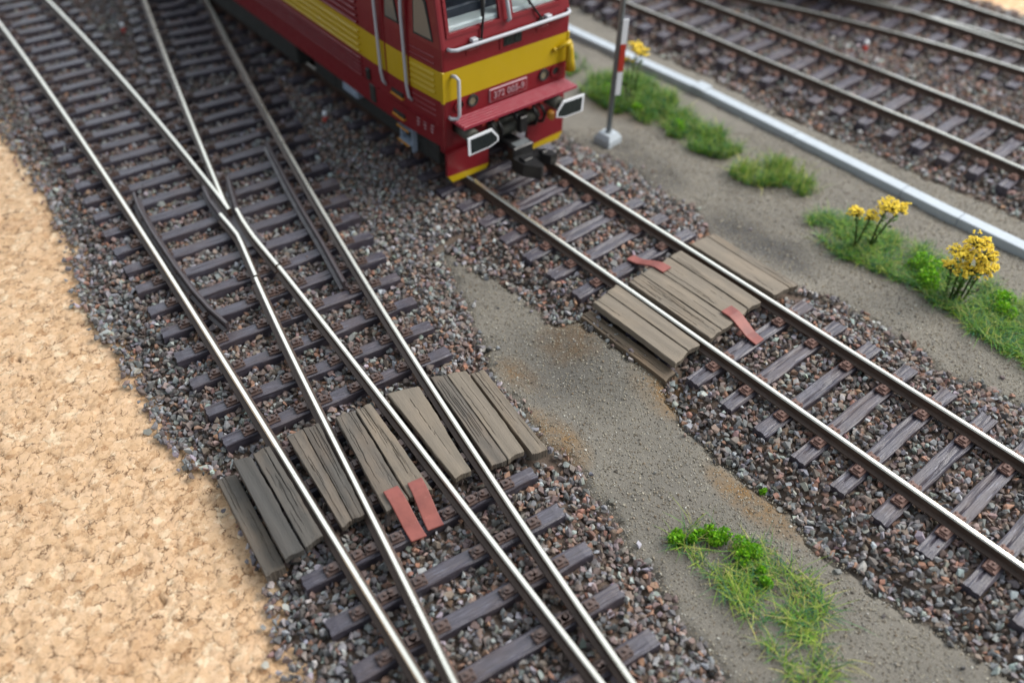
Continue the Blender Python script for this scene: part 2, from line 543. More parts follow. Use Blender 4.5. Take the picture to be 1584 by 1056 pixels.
# ------------------------------------------------------------------ ground, cork
def sand_z(x, y):
    z = -0.20 + 0.045 * (fbm(x * 1.1, y * 1.1, 3) - 0.5) + 0.02 * (fbm(x * 6, y * 6, 4) - 0.5)
    def hump(xe, side, y0, y1, h, reach):
        t = np.clip(1 - (x - xe) * side / reach, 0, 1) * (np.abs(x - xe) < reach)
        t = np.where((x - xe) * side < 0, 1.0 * (np.abs(x - xe) < .35), t)
        ty = np.clip((y - y0) / .35 + 1, 0, 1) * np.clip((y1 - y) / .35 + 1, 0, 1)
        return h * t * t * (3 - 2 * t) * ty
    z = z + hump(-1.22, -1, -6.1, -4.8, .14, 1.0)
    z = z + hump(-2.98, 1, -6.05, -4.9, .10, .9)
    z = z + hump(1.25, 1, -6.1, -4.8, .15, .9)
    return z

def ground():
    step = 0.06
    xs = np.arange(-7.0, 13.6, step); ys = np.arange(-15.5, 13.0, step)
    X, Y = np.meshgrid(xs, ys)
    x, y = X.ravel(), Y.ravel()
    h, d = bed_height(x, y)
    z = sand_z(x, y)
    z = np.where(d > -0.05, np.maximum(np.maximum(h - 0.055, -0.30), z - 0.05), z)
    # on the cork sides the sand sheet dives under the cork
    z = np.where((x < cork_edge(y) + 0.12) | (x > far_r(y) - 0.1), -0.45, z)
    dirt = np.clip(d / 0.12 + 0.3, 0, 1)
    def blob(cx, cy, rx, ry, s):
        q = ((x - cx) / rx) ** 2 + ((y - cy) / ry) ** 2
        return np.clip(1.25 - q - 1.1 * (fbm(x * 3 + s, y * 3, 30 + s) - 0.35), 0, 1)
    och = np.maximum.reduce([blob(-1.55, -4.85, .45, .5, 1), blob(-1.30, -6.25, .35, .55, 2), blob(-2.75, -5.9, .25, .6, 3),
                             blob(-2.45, -4.9, .25, .4, 7), blob(-1.72, -7.9, .2, .7, 4), blob(3.6, -1.0, .8, 1.0, 5) * .5]) * 0.75
    soot = np.maximum.reduce([blob(2.0, -5.1, .5, 1.05, 6) * 1.0, blob(2.2, -2.7, .45, .9, 8) * .7, blob(-1.95, -5.1, .75, 1.1, 9) * .5, blob(2.4, -2.0, .4, .4, 10) * .7])
    nx, ny = len(xs), len(ys)
    i = (np.arange(ny - 1)[:, None] * nx + np.arange(nx - 1)[None, :]).ravel()
    F = np.stack([i, i + 1, i + nx + 1, i + nx], 1)
    me = raw_mesh('ground', np.stack([x, y, z], 1), F, MAT['sand'], {'dirt': ('f', dirt), 'ochre': ('f', och), 'soot': ('f', soot)}, True)
    tag(link('ground', me), 'sandy grey brown path and bedding between the tracks', kind='structure')

def cell_noise(x, y, s, seed):
    gx, gy = x / s, y / s
    ix, iy = np.floor(gx).astype(np.int64), np.floor(gy).astype(np.int64)
    d1 = np.full(x.shape, 9.0); d2 = d1.copy(); idd = np.zeros(x.shape)
    def hh(a, b, k):
        n = (a * 73856093 ^ b * 19349663 ^ (seed * 7 + k) * 83492791) & 0xffffffff
        n = ((n ^ (n >> 13)) * 1274126177) & 0xffffffff
        return ((n ^ (n >> 16)) & 0xffff) / 65535.0
    for a in (-1, 0, 1):
        for b in (-1, 0, 1):
            cx, cy = ix + a, iy + b
            px, py = cx + hh(cx, cy, 1), cy + hh(cx, cy, 2)
            d = np.hypot(gx - px, gy - py)
            new = d < d1
            d2 = np.where(new, d1, np.minimum(d2, d))
            idd = np.where(new, hh(cx, cy, 3), idd)
            d1 = np.where(new, d, d1)
    return d1, d2, idd

def cork(name, x0, x1, y0, y1, step, label):
    xs = np.arange(x0, x1, step); ys = np.arange(y0, y1, step)
    X, Y = np.meshgrid(xs, ys)
    x, y = X.ravel(), Y.ravel()
    wx = x + 0.05 * (fbm(x * 9, y * 9, 40) - 0.5) * 2
    wy = y + 0.05 * (fbm(x * 9, y * 9, 41) - 0.5) * 2
    a1, a2, ida = cell_noise(wx, wy, 0.19, 1)
    b1, b2, idb = cell_noise(wx, wy, 0.075, 2)
    gate = vnoise(x * 5, y * 5, 44)
    ea = np.clip(1 - (a2 - a1) / 0.10, 0, 1) * np.clip((gate - 0.50) / 0.2, 0, 1)
    eb = np.clip(1 - (b2 - b1) / 0.16, 0, 1) * np.clip((vnoise(x * 8, y * 8, 45) - 0.58) / 0.2, 0, 1)
    pits = np.clip((vnoise(x * 9.0, y * 9.0, 47) - 0.955) / 0.03, 0, 1)
    crev = np.clip(np.maximum(ea * 0.5, np.maximum(eb * 0.3, pits)), 0, 1)
    z = -0.235 + 0.016 * (ida - 0.5) + 0.010 * (idb - 0.5) + 0.02 * (fbm(x, y, 46) - 0.5) - 0.045 * crev
    cellv = np.clip(0.55 * ida + 0.30 * idb + 0.15 * vnoise(x * 20, y * 20, 48), 0, 1)
    nx, ny = len(xs), len(ys)
    i = (np.arange(ny - 1)[:, None] * nx + np.arange(nx - 1)[None, :]).ravel()
    F = np.stack([i, i + 1, i + nx + 1, i + nx], 1)
    me = raw_mesh(name, np.stack([x, y, z], 1), F, MAT['cork'], {'cell': ('f', cellv), 'crev': ('f', crev)}, True)
    tag(link(name, me), label, kind='structure')

ground()
cork('cork_board', -9.6, -5.0, -8.6, 6.5, 0.026, 'tan granulated cork board on the left')
cork('cork_board', 13.0, 18.0, -9.0, 4.0, 0.08, 'tan cork board beyond the far tracks')
MB().box((-40, -40, -1.2), (50, 50, -0.52)).build('baseboard', MAT['wood_plain'])
tag(bpy.data.objects['baseboard'], 'plain wooden baseboard under the cork and sand', kind='structure')

# ------------------------------------------------------------------ track building blocks
RZ0, RZ1 = 0.024, 0.157          # foot and head of the rail
def rail_mesh(name, pts, top=True, z0=RZ0, z1=RZ1, hw=0.030, fw=0.066, topmat=None, start_cap=True):
    """rail profile swept along plan points [(x,y)]; material 0 side, 1 polished top"""
    pts = [Vector((q[0], q[1], 0)) for q in pts]
    h = z1 - z0
    prof = [(-fw, z0), (-fw, z0 + .10 * h), (-.02, z0 + .22 * h), (-.016, z0 + .62 * h), (-hw, z0 + .74 * h), (-hw, z1 - .016), (-hw + .012, z1),
            (hw - .012, z1), (hw, z1 - .016), (hw, z0 + .74 * h), (.016, z0 + .62 * h), (.02, z0 + .22 * h), (fw, z0 + .10 * h), (fw, z0)]
    n = len(prof)
    vs, fs, ms = [], [], []
    for i, q in enumerate(pts):
        d = (pts[min(i + 1, len(pts) - 1)] - pts[max(i - 1, 0)]).normalized()
        s = Vector((d.y, -d.x, 0))
        for a, z in prof:
            vs.append(tuple(q + s * a + Vector((0, 0, z))))
    for i in range(len(pts) - 1):
        for k in range(n):
            k2 = (k + 1) % n
            fs.append([i * n + k, i * n + k2, (i + 1) * n + k2, (i + 1) * n + k])
            ms.append(1 if (top and k in (5, 6, 7)) else 0)
    fs.append(list(range(n))); ms.append(0)
    fs.append([(len(pts) - 1) * n + k for k in range(n)][::-1]); ms.append(0)
    mb = MB(); mb.v, mb.f, mb.m, mb.sm = vs, fs, ms, [False] * len(fs)
    return mb.mesh(name, [MAT['railside'], topmat or MAT['railtop']])

def sleeper_mesh(L, wd, seed, z0=-0.17, cracked=0.5):
    """grid topped box with moulded grain grooves; local x along the sleeper"""
    r = np.random.default_rng(seed)
    nx, ny = max(8, int(L / 0.09)), 12
    xs = np.linspace(-L / 2, L / 2, nx + 1); ys = np.linspace(-wd / 2, wd / 2, ny + 1)
    V, F = [], []
    wob = lambda x, k: 0.006 * math.sin(x * 3.1 + k * 2.1 + seed) + 0.004 * math.sin(x * 9.7 + k + seed * 3)
    grooves = [(r.uniform(-wd * .45, wd * .45), r.uniform(-L / 2, L / 2), r.uniform(.15, .7), r.uniform(.005, .014) * cracked * 2) for _ in range(9)]
    for j, yv in enumerate(ys):
        for i, xv in enumerate(xs):
            edge = (j in (0, ny)) or (i in (0, nx))
            z = 0.0
            for gy, gx, gl, gd in grooves:
                if abs(xv - gx) < gl:
                    d = abs(yv - gy - 0.010 * math.sin(xv * 4 + gy * 50))
                    if d < 0.016: z -= gd * (1 - d / 0.016)
            if edge: z -= 0.012
            yy = yv + (wob(xv, 1 if j else 0) if j in (0, ny) else 0)
            xx = xv + (0.006 * math.sin(yv * 60 + seed) if i in (0, nx) else 0)
            V.append((xx, yy, z))
    def id(i, j): return j * (nx + 1) + i
    for j in range(ny):
        for i in range(nx):
            F.append([id(i, j), id(i + 1, j), id(i + 1, j + 1), id(i, j + 1)])
    ring = [id(i, 0) for i in range(nx + 1)] + [id(nx, j) for j in range(1, ny + 1)] + [id(i, ny) for i in range(nx - 1, -1, -1)] + [id(0, j) for j in range(ny - 1, 0, -1)]
    k0 = len(V)
    for q in ring:
        V.append((V[q][0] * 1.002, V[q][1] * 1.03, z0))
    m = len(ring)
    for q in range(m):
        F.append([ring[q], ring[(q + 1) % m][0:1] if False else ring[(q + 1) % m], k0 + (q + 1) % m, k0 + q][::-1])
    mb = MB(); mb.v, mb.f, mb.m, mb.sm = V, F, [0] * len(F), [False] * len(F)
    return mb.mesh('sleeper', MAT['sleeper'])

def chair_mesh(side='both', style=0):
    """base plate, two clamps with bolts and small screws; local x across the rail"""
    mb = MB()
    if style == 0:      # flat bottom plate track
        mb.box((-.20, -.068, 0.0), (.20, .068, .030), 0, .006)
        for s in (-1, 1):
            a, b = sorted((s * .088, s * .165))
            mb.box((a, -.044, .030), (b, .044, .060), 0, .006)
            mb.tube([(s * .122, 0, .055), (s * .122, 0, .080)], .014, 6)
            for t in (-1, 1):
                mb.tube([(s * .190, t * .044, .02), (s * .190, t * .044, .042)], .012, 6)
            mb.box((min(s * .172, s * .180), -.05, .03), (max(s * .172, s * .180), .05, .042))
    else:               # turnout: rounded clip with a bolt and two screws further out
        mb.box((-.215, -.058, 0.0), (.215, .058, .022), 0, .006)
        for s in (-1, 1):
            pts = [(s * .085, -.040), (s * .150, -.040), (s * .176, -.022), (s * .182, 0), (s * .176, .022), (s * .150, .040), (s * .085, .040)]
            mb.prism(pts if s > 0 else pts[::-1], 2, .022, .054)
            mb.tube([(s * .140, 0, .055), (s * .140, 0, .082)], .018, 6)
            for t in (-1, 1):
                mb.tube([(s * .200, t * .034, .015), (s * .200, t * .034, .048)], .013, 6)
    return mb.mesh('rail_chair', MAT['rust'] if style == 0 else MAT['chair_brown'])
CHAIR = [chair_mesh(style=0), chair_mesh(style=1)]
SLEEPERS = []   # (cx, cy, angle, half length, half width) for keeping stones off them

def add_sleeper(track, me, cx, cy, ang, L, wd, rails, style):
    o = link('sleeper', me, track, (cx, cy, 0), (0, 0, ang))
    SLEEPERS.append((cx, cy, ang, L / 2, wd / 2))
    ca, sa = math.cos(ang), math.sin(ang)
    for (rx, ry, rang) in rails:
        lx = (rx - cx) * ca + (ry - cy) * sa
        if abs(lx) < L / 2 - 0.08:
            link('rail_chair', CHAIR[style], o, (lx, 0, 0.002), (0, 0, rang))
    return o

# ---- straight track that carries the locomotive
trk = empty('railway_track', (0, 0, 0))
tag(trk, 'straight track with dark sleepers carrying the red locomotive', 'railway track', 'railway tracks')
SLM = [sleeper_mesh(2.2645, 0.19, k, cracked=0.8) for k in range(6)]
for n in range(-24, 25):
    y = -1.8814 - 0.5027 * n
    add_sleeper(trk, SLM[(n * 5 + n * n) % 6], 0.117, y, -0.0092, 2.2645, 0.19, [(-0.53, y, 0.0), (0.742, y, 0.0)], 0)
for x in (-.53, .742):
    link('rail', rail_mesh('rail', [(x, 11), (x, 4), (x, -2), (x, -14.2)]), trk)

# ---- left turnout
def poly(c): return lambda y: sum(k * y ** (len(c) - 1 - i) for i, k in enumerate(c))
pA = poly([-5.5e-05, -0.001533, 0.086859, -4.933381])
pBm = poly([0.001061, 0.016313, 0.285877, -3.74601])
pD = poly([-9.7e-05, 0.003275, 0.23954, -2.511225])
pE1 = poly([-0.004032, 0.090969, -3.73552])
pE2 = poly([0.001795, 0.249878, -3.755877])
pC = poly([-0.000269, -0.004733, 0.069938, -3.700627])
def pB(y): return pBm(y) if y > -7.4 else pBm(-7.4) + 0.20 * (y + 7.4)
def curve(f, y0, y1, n=40): return [(float(f(y)), y) for y in np.linspace(y0, y1, n)]
tl = empty('railway_turnout', (-4.4, -3.0, 0))
tag(tl, 'turnout with long dark sleepers beside the cork board', 'railway turnout', 'railway tracks')
O = Vector((-4.4, -3.0, 0))
def off(pts): return [(x + 4.4, y + 3.0) for x, y in pts]
for nm, pts in (('rail', curve(pA, 11, -9)), ('rail', curve(pD, 7.45, -9)), ('rail', curve(pB, -1.635, -9)),
                ('rail', curve(pC, -1.615, -9))):
    link(nm, rail_mesh(nm, off(pts)), tl)
# frog: two point rails meeting in a nose, and the bent wing rails
link('point_rail', rail_mesh('point_rail', off(curve(pE1, 11, 0.25, 30) + [(-3.745, -0.03)])), tl)
link('point_rail', rail_mesh('point_rail', off(curve(pE2, 11, 0.25, 30) + [(-3.738, 0.02)]), z1=RZ1 - .003), tl)
link('wing_rail', rail_mesh('wing_rail', off([(-3.892, -0.05), (-3.905, -0.35), (-3.925, -0.63), (-3.97, -0.84), (-4.155, -1.60)]), fw=.06), tl)
link('wing_rail', rail_mesh('wing_rail', off([(-3.655, -0.08), (-3.71, -0.36), (-3.75, -0.64), (-3.775, -0.86), (-3.826, -1.58)]), fw=.06), tl)
for pts in ([(-3.77, 0.75), (-3.845, 0.40), (-3.890, -0.035)], [(-3.37, 0.78), (-3.50, 0.40), (-3.652, -0.065)]):
    link('wing_rail_tip', rail_mesh('wing_rail_tip', off(pts), top=False, z1=RZ1 - .012, fw=.05), tl).data.materials[0] = MAT['darkplastic']
for pts in ([(-4.63, 1.22), (-4.72, 0.80), (-4.80, 0.15), (-4.875, -0.75), (-4.905, -1.35), (-4.90, -1.8), (-4.86, -2.2)],
            [(-2.44, 1.30), (-2.56, 0.85), (-2.74, 0.15), (-2.94, -0.7), (-3.12, -1.55), (-3.23, -2.0), (-3.33, -2.42)]):
    o = link('check_rail', rail_mesh('check_rail', off(pts), top=False, z1=.150, hw=.026, fw=.065), tl)
    o.data.materials[0] = MAT['darkplastic']
# frog base plate
MB().prism([(-3.93, -0.85), (-3.65, -0.90), (-3.57, 0.45), (-3.81, 0.55)], 2, .004, .035).build('frog_plate', MAT['darkplastic'], tl, tuple(-O))

yl = [-8.36, -7.83, -7.30, -6.78, -6.27, -5.73, -5.21, -4.70, -4.19, -3.67, -3.16, -2.65, -2.13, -1.63, -1.14, -.63, -.15, .31, .80, 1.27, 1.75, 2.22, 2.69, 3.13, 3.57, 4.02]
def cross(f, x0, y0, slope):
    y = y0
    for _ in range(12):
        y = y0 + slope * (float(f(y)) - x0)
    return float(f(y)), y
def turnout_sleeper(x0, y0, slope, x1f, fs, wd=0.17, style=1, root=tl, org=O):
    x1, y1 = cross(x1f, x0, y0, slope)
    L = math.hypot(x1 - x0, y1 - y0)
    ang = math.atan2(y1 - y0, x1 - x0)
    rails = []
    for f, ylo, yhi in fs:
        rx, ry = cross(f, x0, y0, slope)
        if ylo < ry < yhi:
            d = (float(f(ry + .1)) - float(f(ry - .1))) / .2
            rails.append((rx - org.x, ry - org.y, -math.atan(d) - ang))
    me = sleeper_mesh(L, wd, int(abs(y0) * 100) + 3, cracked=0.35)
    cx, cy = (x0 + x1) / 2, (y0 + y1) / 2
    o = add_sleeper(root, me, cx - org.x, cy - org.y, ang, L, wd, rails, style)
    SLEEPERS[-1] = (cx, cy, ang, L / 2, wd / 2)
RAILS_T = [(pA, -9, 11), (pB, -9, -1.2), (pC, -9, -1.2), (pD, -9, 7.4), (pE1, .9, 11), (pE2, .9, 11)]
for y in yl:
    sl = np.interp(y, [-7, -5.7, -3.67, -1.6, 0, 4], [-.158, -.154, -.149, -.127, -.11, -.10])
    turnout_sleeper(pA(y) - 0.44, y - .075, sl, lambda q: pD(q) + 0.50, RAILS_T)
for k in range(14):
    y = 4.50 + .46 * k
    turnout_sleeper(pA(y) - 0.43, y - .06, -.07, lambda q: pE1(q) + 0.40, [RAILS_T[0], RAILS_T[4]])
    y = 4.62 + .45 * k
    if y < 9.5:
        turnout_sleeper(pE2(y) - 0.42, y, -.20, (lambda q: pD(q) + 0.45) if y < 6.2 else (lambda q: min(pD(q) + 0.3, -1.0)), [RAILS_T[5], RAILS_T[3]])

# ---- far straight track
tf = empty('railway_track', (6.75, 0, 0))
tag(tf, 'straight track just beyond the pale concrete cable duct', 'railway track', 'railway tracks')
pF = interp([(6.06, 9), (6.15, 1.63), (6.27, -0.37), (6.31, -1.86), (6.36, -2.9), (6.45, -5.16), (6.46, -6.74), (6.48, -11)])
pG = lambda y: pF(y) + 1.285
for f in (pF, pG):
    link('rail', rail_mesh('rail', [(float(f(y)) - 6.75, y) for y in np.linspace(6, -13, 30)]), tf)
SLF = [sleeper_mesh(2.2, 0.19, 40 + k, cracked=0.5) for k in range(4)]
for k in range(35):
    y = 4.9 - .503 * k
    cx = float(pF(y)) + .635
    add_sleeper(tf, SLF[k % 4], cx - 6.75, y, 0.02, 2.2, .19, [(float(pF(y)) - 6.75, y, 0.02), (float(pG(y)) - 6.75, y, 0.02)], 0)
    SLEEPERS[-1] = (cx, y, 0.02, 1.1, .095)
# ---- far turnout
tr = empty('railway_turnout', (10.3, -2, 0))
tag(tr, 'turnout in the blurred far corner beside the cork', 'railway turnout', 'railway tracks')
O2 = Vector((10.3, -2.0, 0))
pH = poly([-0.028, -0.3997, 8.516])
pI = lambda y: 10.418 - 0.076 * y
pK = lambda y: 11.68 - 0.060 * y
pJ = lambda y: pH(y) + 1.27
for nm, f, a, b_ in (('rail', pH, 4, -7), ('rail', pI, 5, -12), ('rail', pK, 5, -12), ('rail', pJ, -2.75, -7), ('rail', pJ, 4, -2.3)):
    link(nm, rail_mesh(nm, [(float(f(y)) - O2.x, y - O2.y) for y in np.linspace(a, b_, 18)]), tr)
for k in range(32):
    y = 3.6 - .48 * k
    if y > 0.5:
        turnout_sleeper(pH(y) - .45, y, .15, lambda q: pH(q) + 1.75, [(pH, -9, 9)], .19, 0, tr, O2)
        turnout_sleeper(pI(y) - .45, y, .05, lambda q: pK(q) + .45, [(pI, -9, 9), (pK, -9, 9)], .19, 0, tr, O2)
    else:
        turnout_sleeper(max(pH(y), 9.0) - .45 if y > -7 else pI(y) - .45, y - .1, .06, lambda q: pK(q) + .45, [(pH, -7, 9), (pI, -12, 9), (pK, -12, 9)], .19, 0, tr, O2)

# ------------------------------------------------------------------ ballast
def stone_kinds(n, seed, npts):
    r = random.Random(seed)
    out = []
    for k in range(n):
        bm = bmesh.new()
        ax = (r.uniform(.9, 1.25), r.uniform(.6, .95), r.uniform(.42, .75))
        for _ in range(npts):
            v = Vector((r.gauss(0, 1), r.gauss(0, 1), r.gauss(0, 1))).normalized() * r.uniform(.82, 1.0)
            bm.verts.new((v.x * ax[0], v.y * ax[1], v.z * ax[2]))
        res = bmesh.ops.convex_hull(bm, input=bm.verts[:])
        bmesh.ops.delete(bm, geom=[g for g in res['geom_interior'] if isinstance(g, bmesh.types.BMVert)], context='VERTS')
        bmesh.ops.triangulate(bm, faces=bm.faces[:])
        bm.verts.index_update()
        V = np.array([v.co[:] for v in bm.verts]); F = np.array([[v.index for v in f.verts] for f in bm.faces])
        bm.free()
        out.append((V, F))
    return out

def rotmats(n, r, tilt=None):
    q = r.normal(size=(n, 4))
    if tilt is not None:
        q[:, 0] *= 1; q[:, 1] *= tilt; q[:, 2] *= tilt
    q /= np.linalg.norm(q, axis=1)[:, None]
    a, b, c, d = q.T
    return np.stack([np.stack([1 - 2 * (c * c + d * d), 2 * (b * c - a * d), 2 * (b * d + a * c)], 1),
                     np.stack([2 * (b * c + a * d), 1 - 2 * (b * b + d * d), 2 * (c * d - a * b)], 1),
                     np.stack([2 * (b * d - a * c), 2 * (c * d + a * b), 1 - 2 * (b * b + c * c)], 1)], 1)

def scatter(name, P, size, col, kinds, mat, r, tilt=None):
    Vs, Fs, Cs = [], [], []
    base = 0
    pick = r.integers(0, len(kinds), len(P))
    Rm = rotmats(len(P), r, tilt)
    for k, (V, F) in enumerate(kinds):
        sel = np.where(pick == k)[0]
        if not len(sel): continue
        W = np.einsum('nij,vj->nvi', Rm[sel], V) * size[sel][:, None, None] + P[sel][:, None, :]
        Vs.append(W.reshape(-1, 3))
        idx = base + (np.arange(len(sel)) * len(V))[:, None, None] + F[None]
        Fs.append(idx.reshape(-1, 3))
        Cs.append(np.repeat(col[sel], len(V), axis=0))
        base += len(sel) * len(V)
    return raw_mesh(name, np.concatenate(Vs), np.concatenate(Fs), mat, {'stone': ('col', np.concatenate(Cs))})

PAL = np.array([(.205, .203, .210), (.335, .332, .335), (.175, .124, .106), (.295, .148, .095), (.265, .185, .158), (.070, .065, .066), (.42, .43, .44), (.19, .158, .150)])
def stone_colors(x, y, r):
    n = len(x)
    rust = np.clip(0.55 + 0.8 * (fbm(x * 0.9, y * 0.9, 60) - 0.5), 0, 1)
    shoulder = (x < -5.35) | ((x > -2.6) & (x < -1.3))
    p_grey = np.array([.32, .15, .17, .06, .09, .12, .04, .05])
    p_rust = np.array([.14, .06, .28, .15, .15, .10, .02, .10])
    t = np.where(shoulder, 0.15, rust)[:, None]
    pr = p_grey * (1 - t) + p_rust * t
    cum = np.cumsum(pr / pr.sum(1, keepdims=True), axis=1)
    k = (r.random(n)[:, None] > cum).sum(1).clip(0, len(PAL) - 1)
    c = .92 * PAL[k] * r.uniform(.65, 1.35, (n, 1)) * (1 + r.normal(0, .06, (n, 3)))
    return np.clip(c, .01, .8)

def on_sleeper(x, y, m):
    hit = np.zeros(len(x), bool)
    for cx, cy, a, hl, hw in SLEEPERS:
        dx, dy = x - cx, y - cy
        u = dx * math.cos(a) + dy * math.sin(a)
        v = -dx * math.sin(a) + dy * math.cos(a)
        hit |= (np.abs(u) < hl + m) & (np.abs(v) < hw + m)
    return hit

def ballast(name, x0, x1, y0, y1, sp, label, seed, kinds, dens=1.0):
    r = np.random.default_rng(seed)
    PP, SS = [], []
    for layer, dz in ((0, -0.055), (1, -0.035), (2, -0.010), (3, 0.0)):
        s = sp * (0.95, 1.1, 0.95, 1.4)[layer]
        xs = np.arange(x0, x1, s); ys = np.arange(y0, y1, s)
        X, Y = np.meshgrid(xs, ys)
        x = X.ravel() + r.uniform(-.6, .6, X.size) * s
        y = Y.ravel() + r.uniform(-.6, .6, X.size) * s
        h, d = bed_height(x, y)
        ok = d > np.where(r.random(len(d)) < .10, -0.12, 0.0)
        ok &= (x < x1) & (x >= x0)
        size = sp * r.uniform(.40, .80, len(x)) * np.where(r.random(len(x)) < .06, 1.3, 1.0)
        z = h + dz + r.uniform(-.018, .022, len(x))
        ok &= ~on_sleeper(x, y, 0.020) | ((layer == 0) & ~on_sleeper(x, y, -.02) & (z < -.05))
        P = np.stack([x, y, np.where(d < .10, np.maximum(z, sand_z(x, y) + size * .3), z)], 1)
        ok &= inview(P)
        PP.append(P[ok]); SS.append(size[ok])
    # a few strays on sleepers and on the path
    P = np.concatenate(PP); S = np.concatenate(SS)
    col = stone_colors(P[:, 0], P[:, 1], r)
    me = scatter(name, P, S, col, kinds, MAT['stone'], r, .55)
    return tag(link(name, me), label, 'ballast', kind='stuff')

KN = stone_kinds(26, 3, 11)
KF = stone_kinds(14, 5, 8)
ballast('ballast', -6.9, -1.66, -9.2, 3.0, .079, 'grey and rust coloured ballast stones around the left turnout', 11, KN)
ballast('ballast', -1.66, 2.3, -14.0, 3.0, .079, 'brown and grey ballast stones around the locomotive track', 12, KN)
ballast('ballast', -6.4, 2.0, 3.0, 11.5, .092, 'blurred ballast stones at the far end of the left turnout', 13, KF)
ballast('ballast', 5.2, 13.4, -12.5, 4.5, .095, 'pinkish grey ballast under the far tracks beyond the duct', 14, KF)

def strays():
    r = np.random.default_rng(31)
    n = 900
    x = r.uniform(-3.4, 5.6, n); y = r.uniform(-10.5, 1.5, n)
    d = bed_dist(x, y)
    keep = (d < 0.0) & (r.random(n) < np.where(d > -.25, .6, .10))
    x, y = x[keep], y[keep]
    S = r.uniform(.018, .045, len(x))
    P = np.stack([x, y, sand_z(x, y) + S * .4], 1)
    # stones that came to lie on sleepers
    m = 70
    k = r.integers(0, len(SLEEPERS), m)
    sx = np.array([SLEEPERS[i][0] + math.cos(SLEEPERS[i][2]) * r.uniform(-.9, .9) * SLEEPERS[i][3] for i in k])
    sy = np.array([SLEEPERS[i][1] + math.sin(SLEEPERS[i][2]) * 0 + r.uniform(-.06, .06) for i in k])
    sy = np.array([SLEEPERS[i][1] + (a - SLEEPERS[i][0]) * math.tan(SLEEPERS[i][2]) + r.uniform(-.05, .05) for i, a in zip(k, sx)])
    S2 = r.uniform(.015, .03, m)
    P2 = np.stack([sx, sy, S2 * .4], 1)
    P = np.concatenate([P, P2]); S = np.concatenate([S, S2])
    me = scatter('loose_stones', P, S, stone_colors(P[:, 0], P[:, 1], r), KN, MAT['stone'], r, .5)
    tag(link('loose_stones', me), 'loose stray stones lying on the sandy path', 'pebbles', kind='stuff')
    # coarse sand grains
    n = 130000
    x = r.uniform(-3.4, 5.7, n); y = r.uniform(-10.8, 2.0, n)
    d = bed_dist(x, y)
    P = np.stack([x, y, np.full(n, -.20)], 1)
    ok = (d < .02) & inview(P, .03) & (((P - CAM) @ FW) < 14.5)
    x, y = x[ok], y[ok]
    S = r.uniform(.006, .014, len(x)) * np.where(r.random(len(x)) < .07, 1.7, 1)
    z = sand_z(x, y)
    P = np.stack([x, y, z + S * .25], 1)
    pal = np.array([(.26, .22, .16), (.40, .36, .28), (.12, .10, .08), (.20, .15, .10), (.30, .28, .25), (.52, .50, .44)])
    col = .95 * pal[r.choice(6, len(x), p=[.32, .20, .14, .12, .17, .05])] * r.uniform(.75, 1.2, (len(x), 1))
    octa = [(np.array([(1, 0, 0), (-1, 0, 0), (0, .8, 0), (0, -.8, 0), (0, 0, .7), (0, 0, -.7)], float),
             np.array([(0, 2, 4), (2, 1, 4), (1, 3, 4), (3, 0, 4), (2, 0, 5), (1, 2, 5), (3, 1, 5), (0, 3, 5)]))]
    me = scatter('sand', P, S, col, octa, MAT['grain'], r)
    tag(link('sand', me), 'coarse sand grains strewn over the path', 'sand', kind='stuff')
strays()

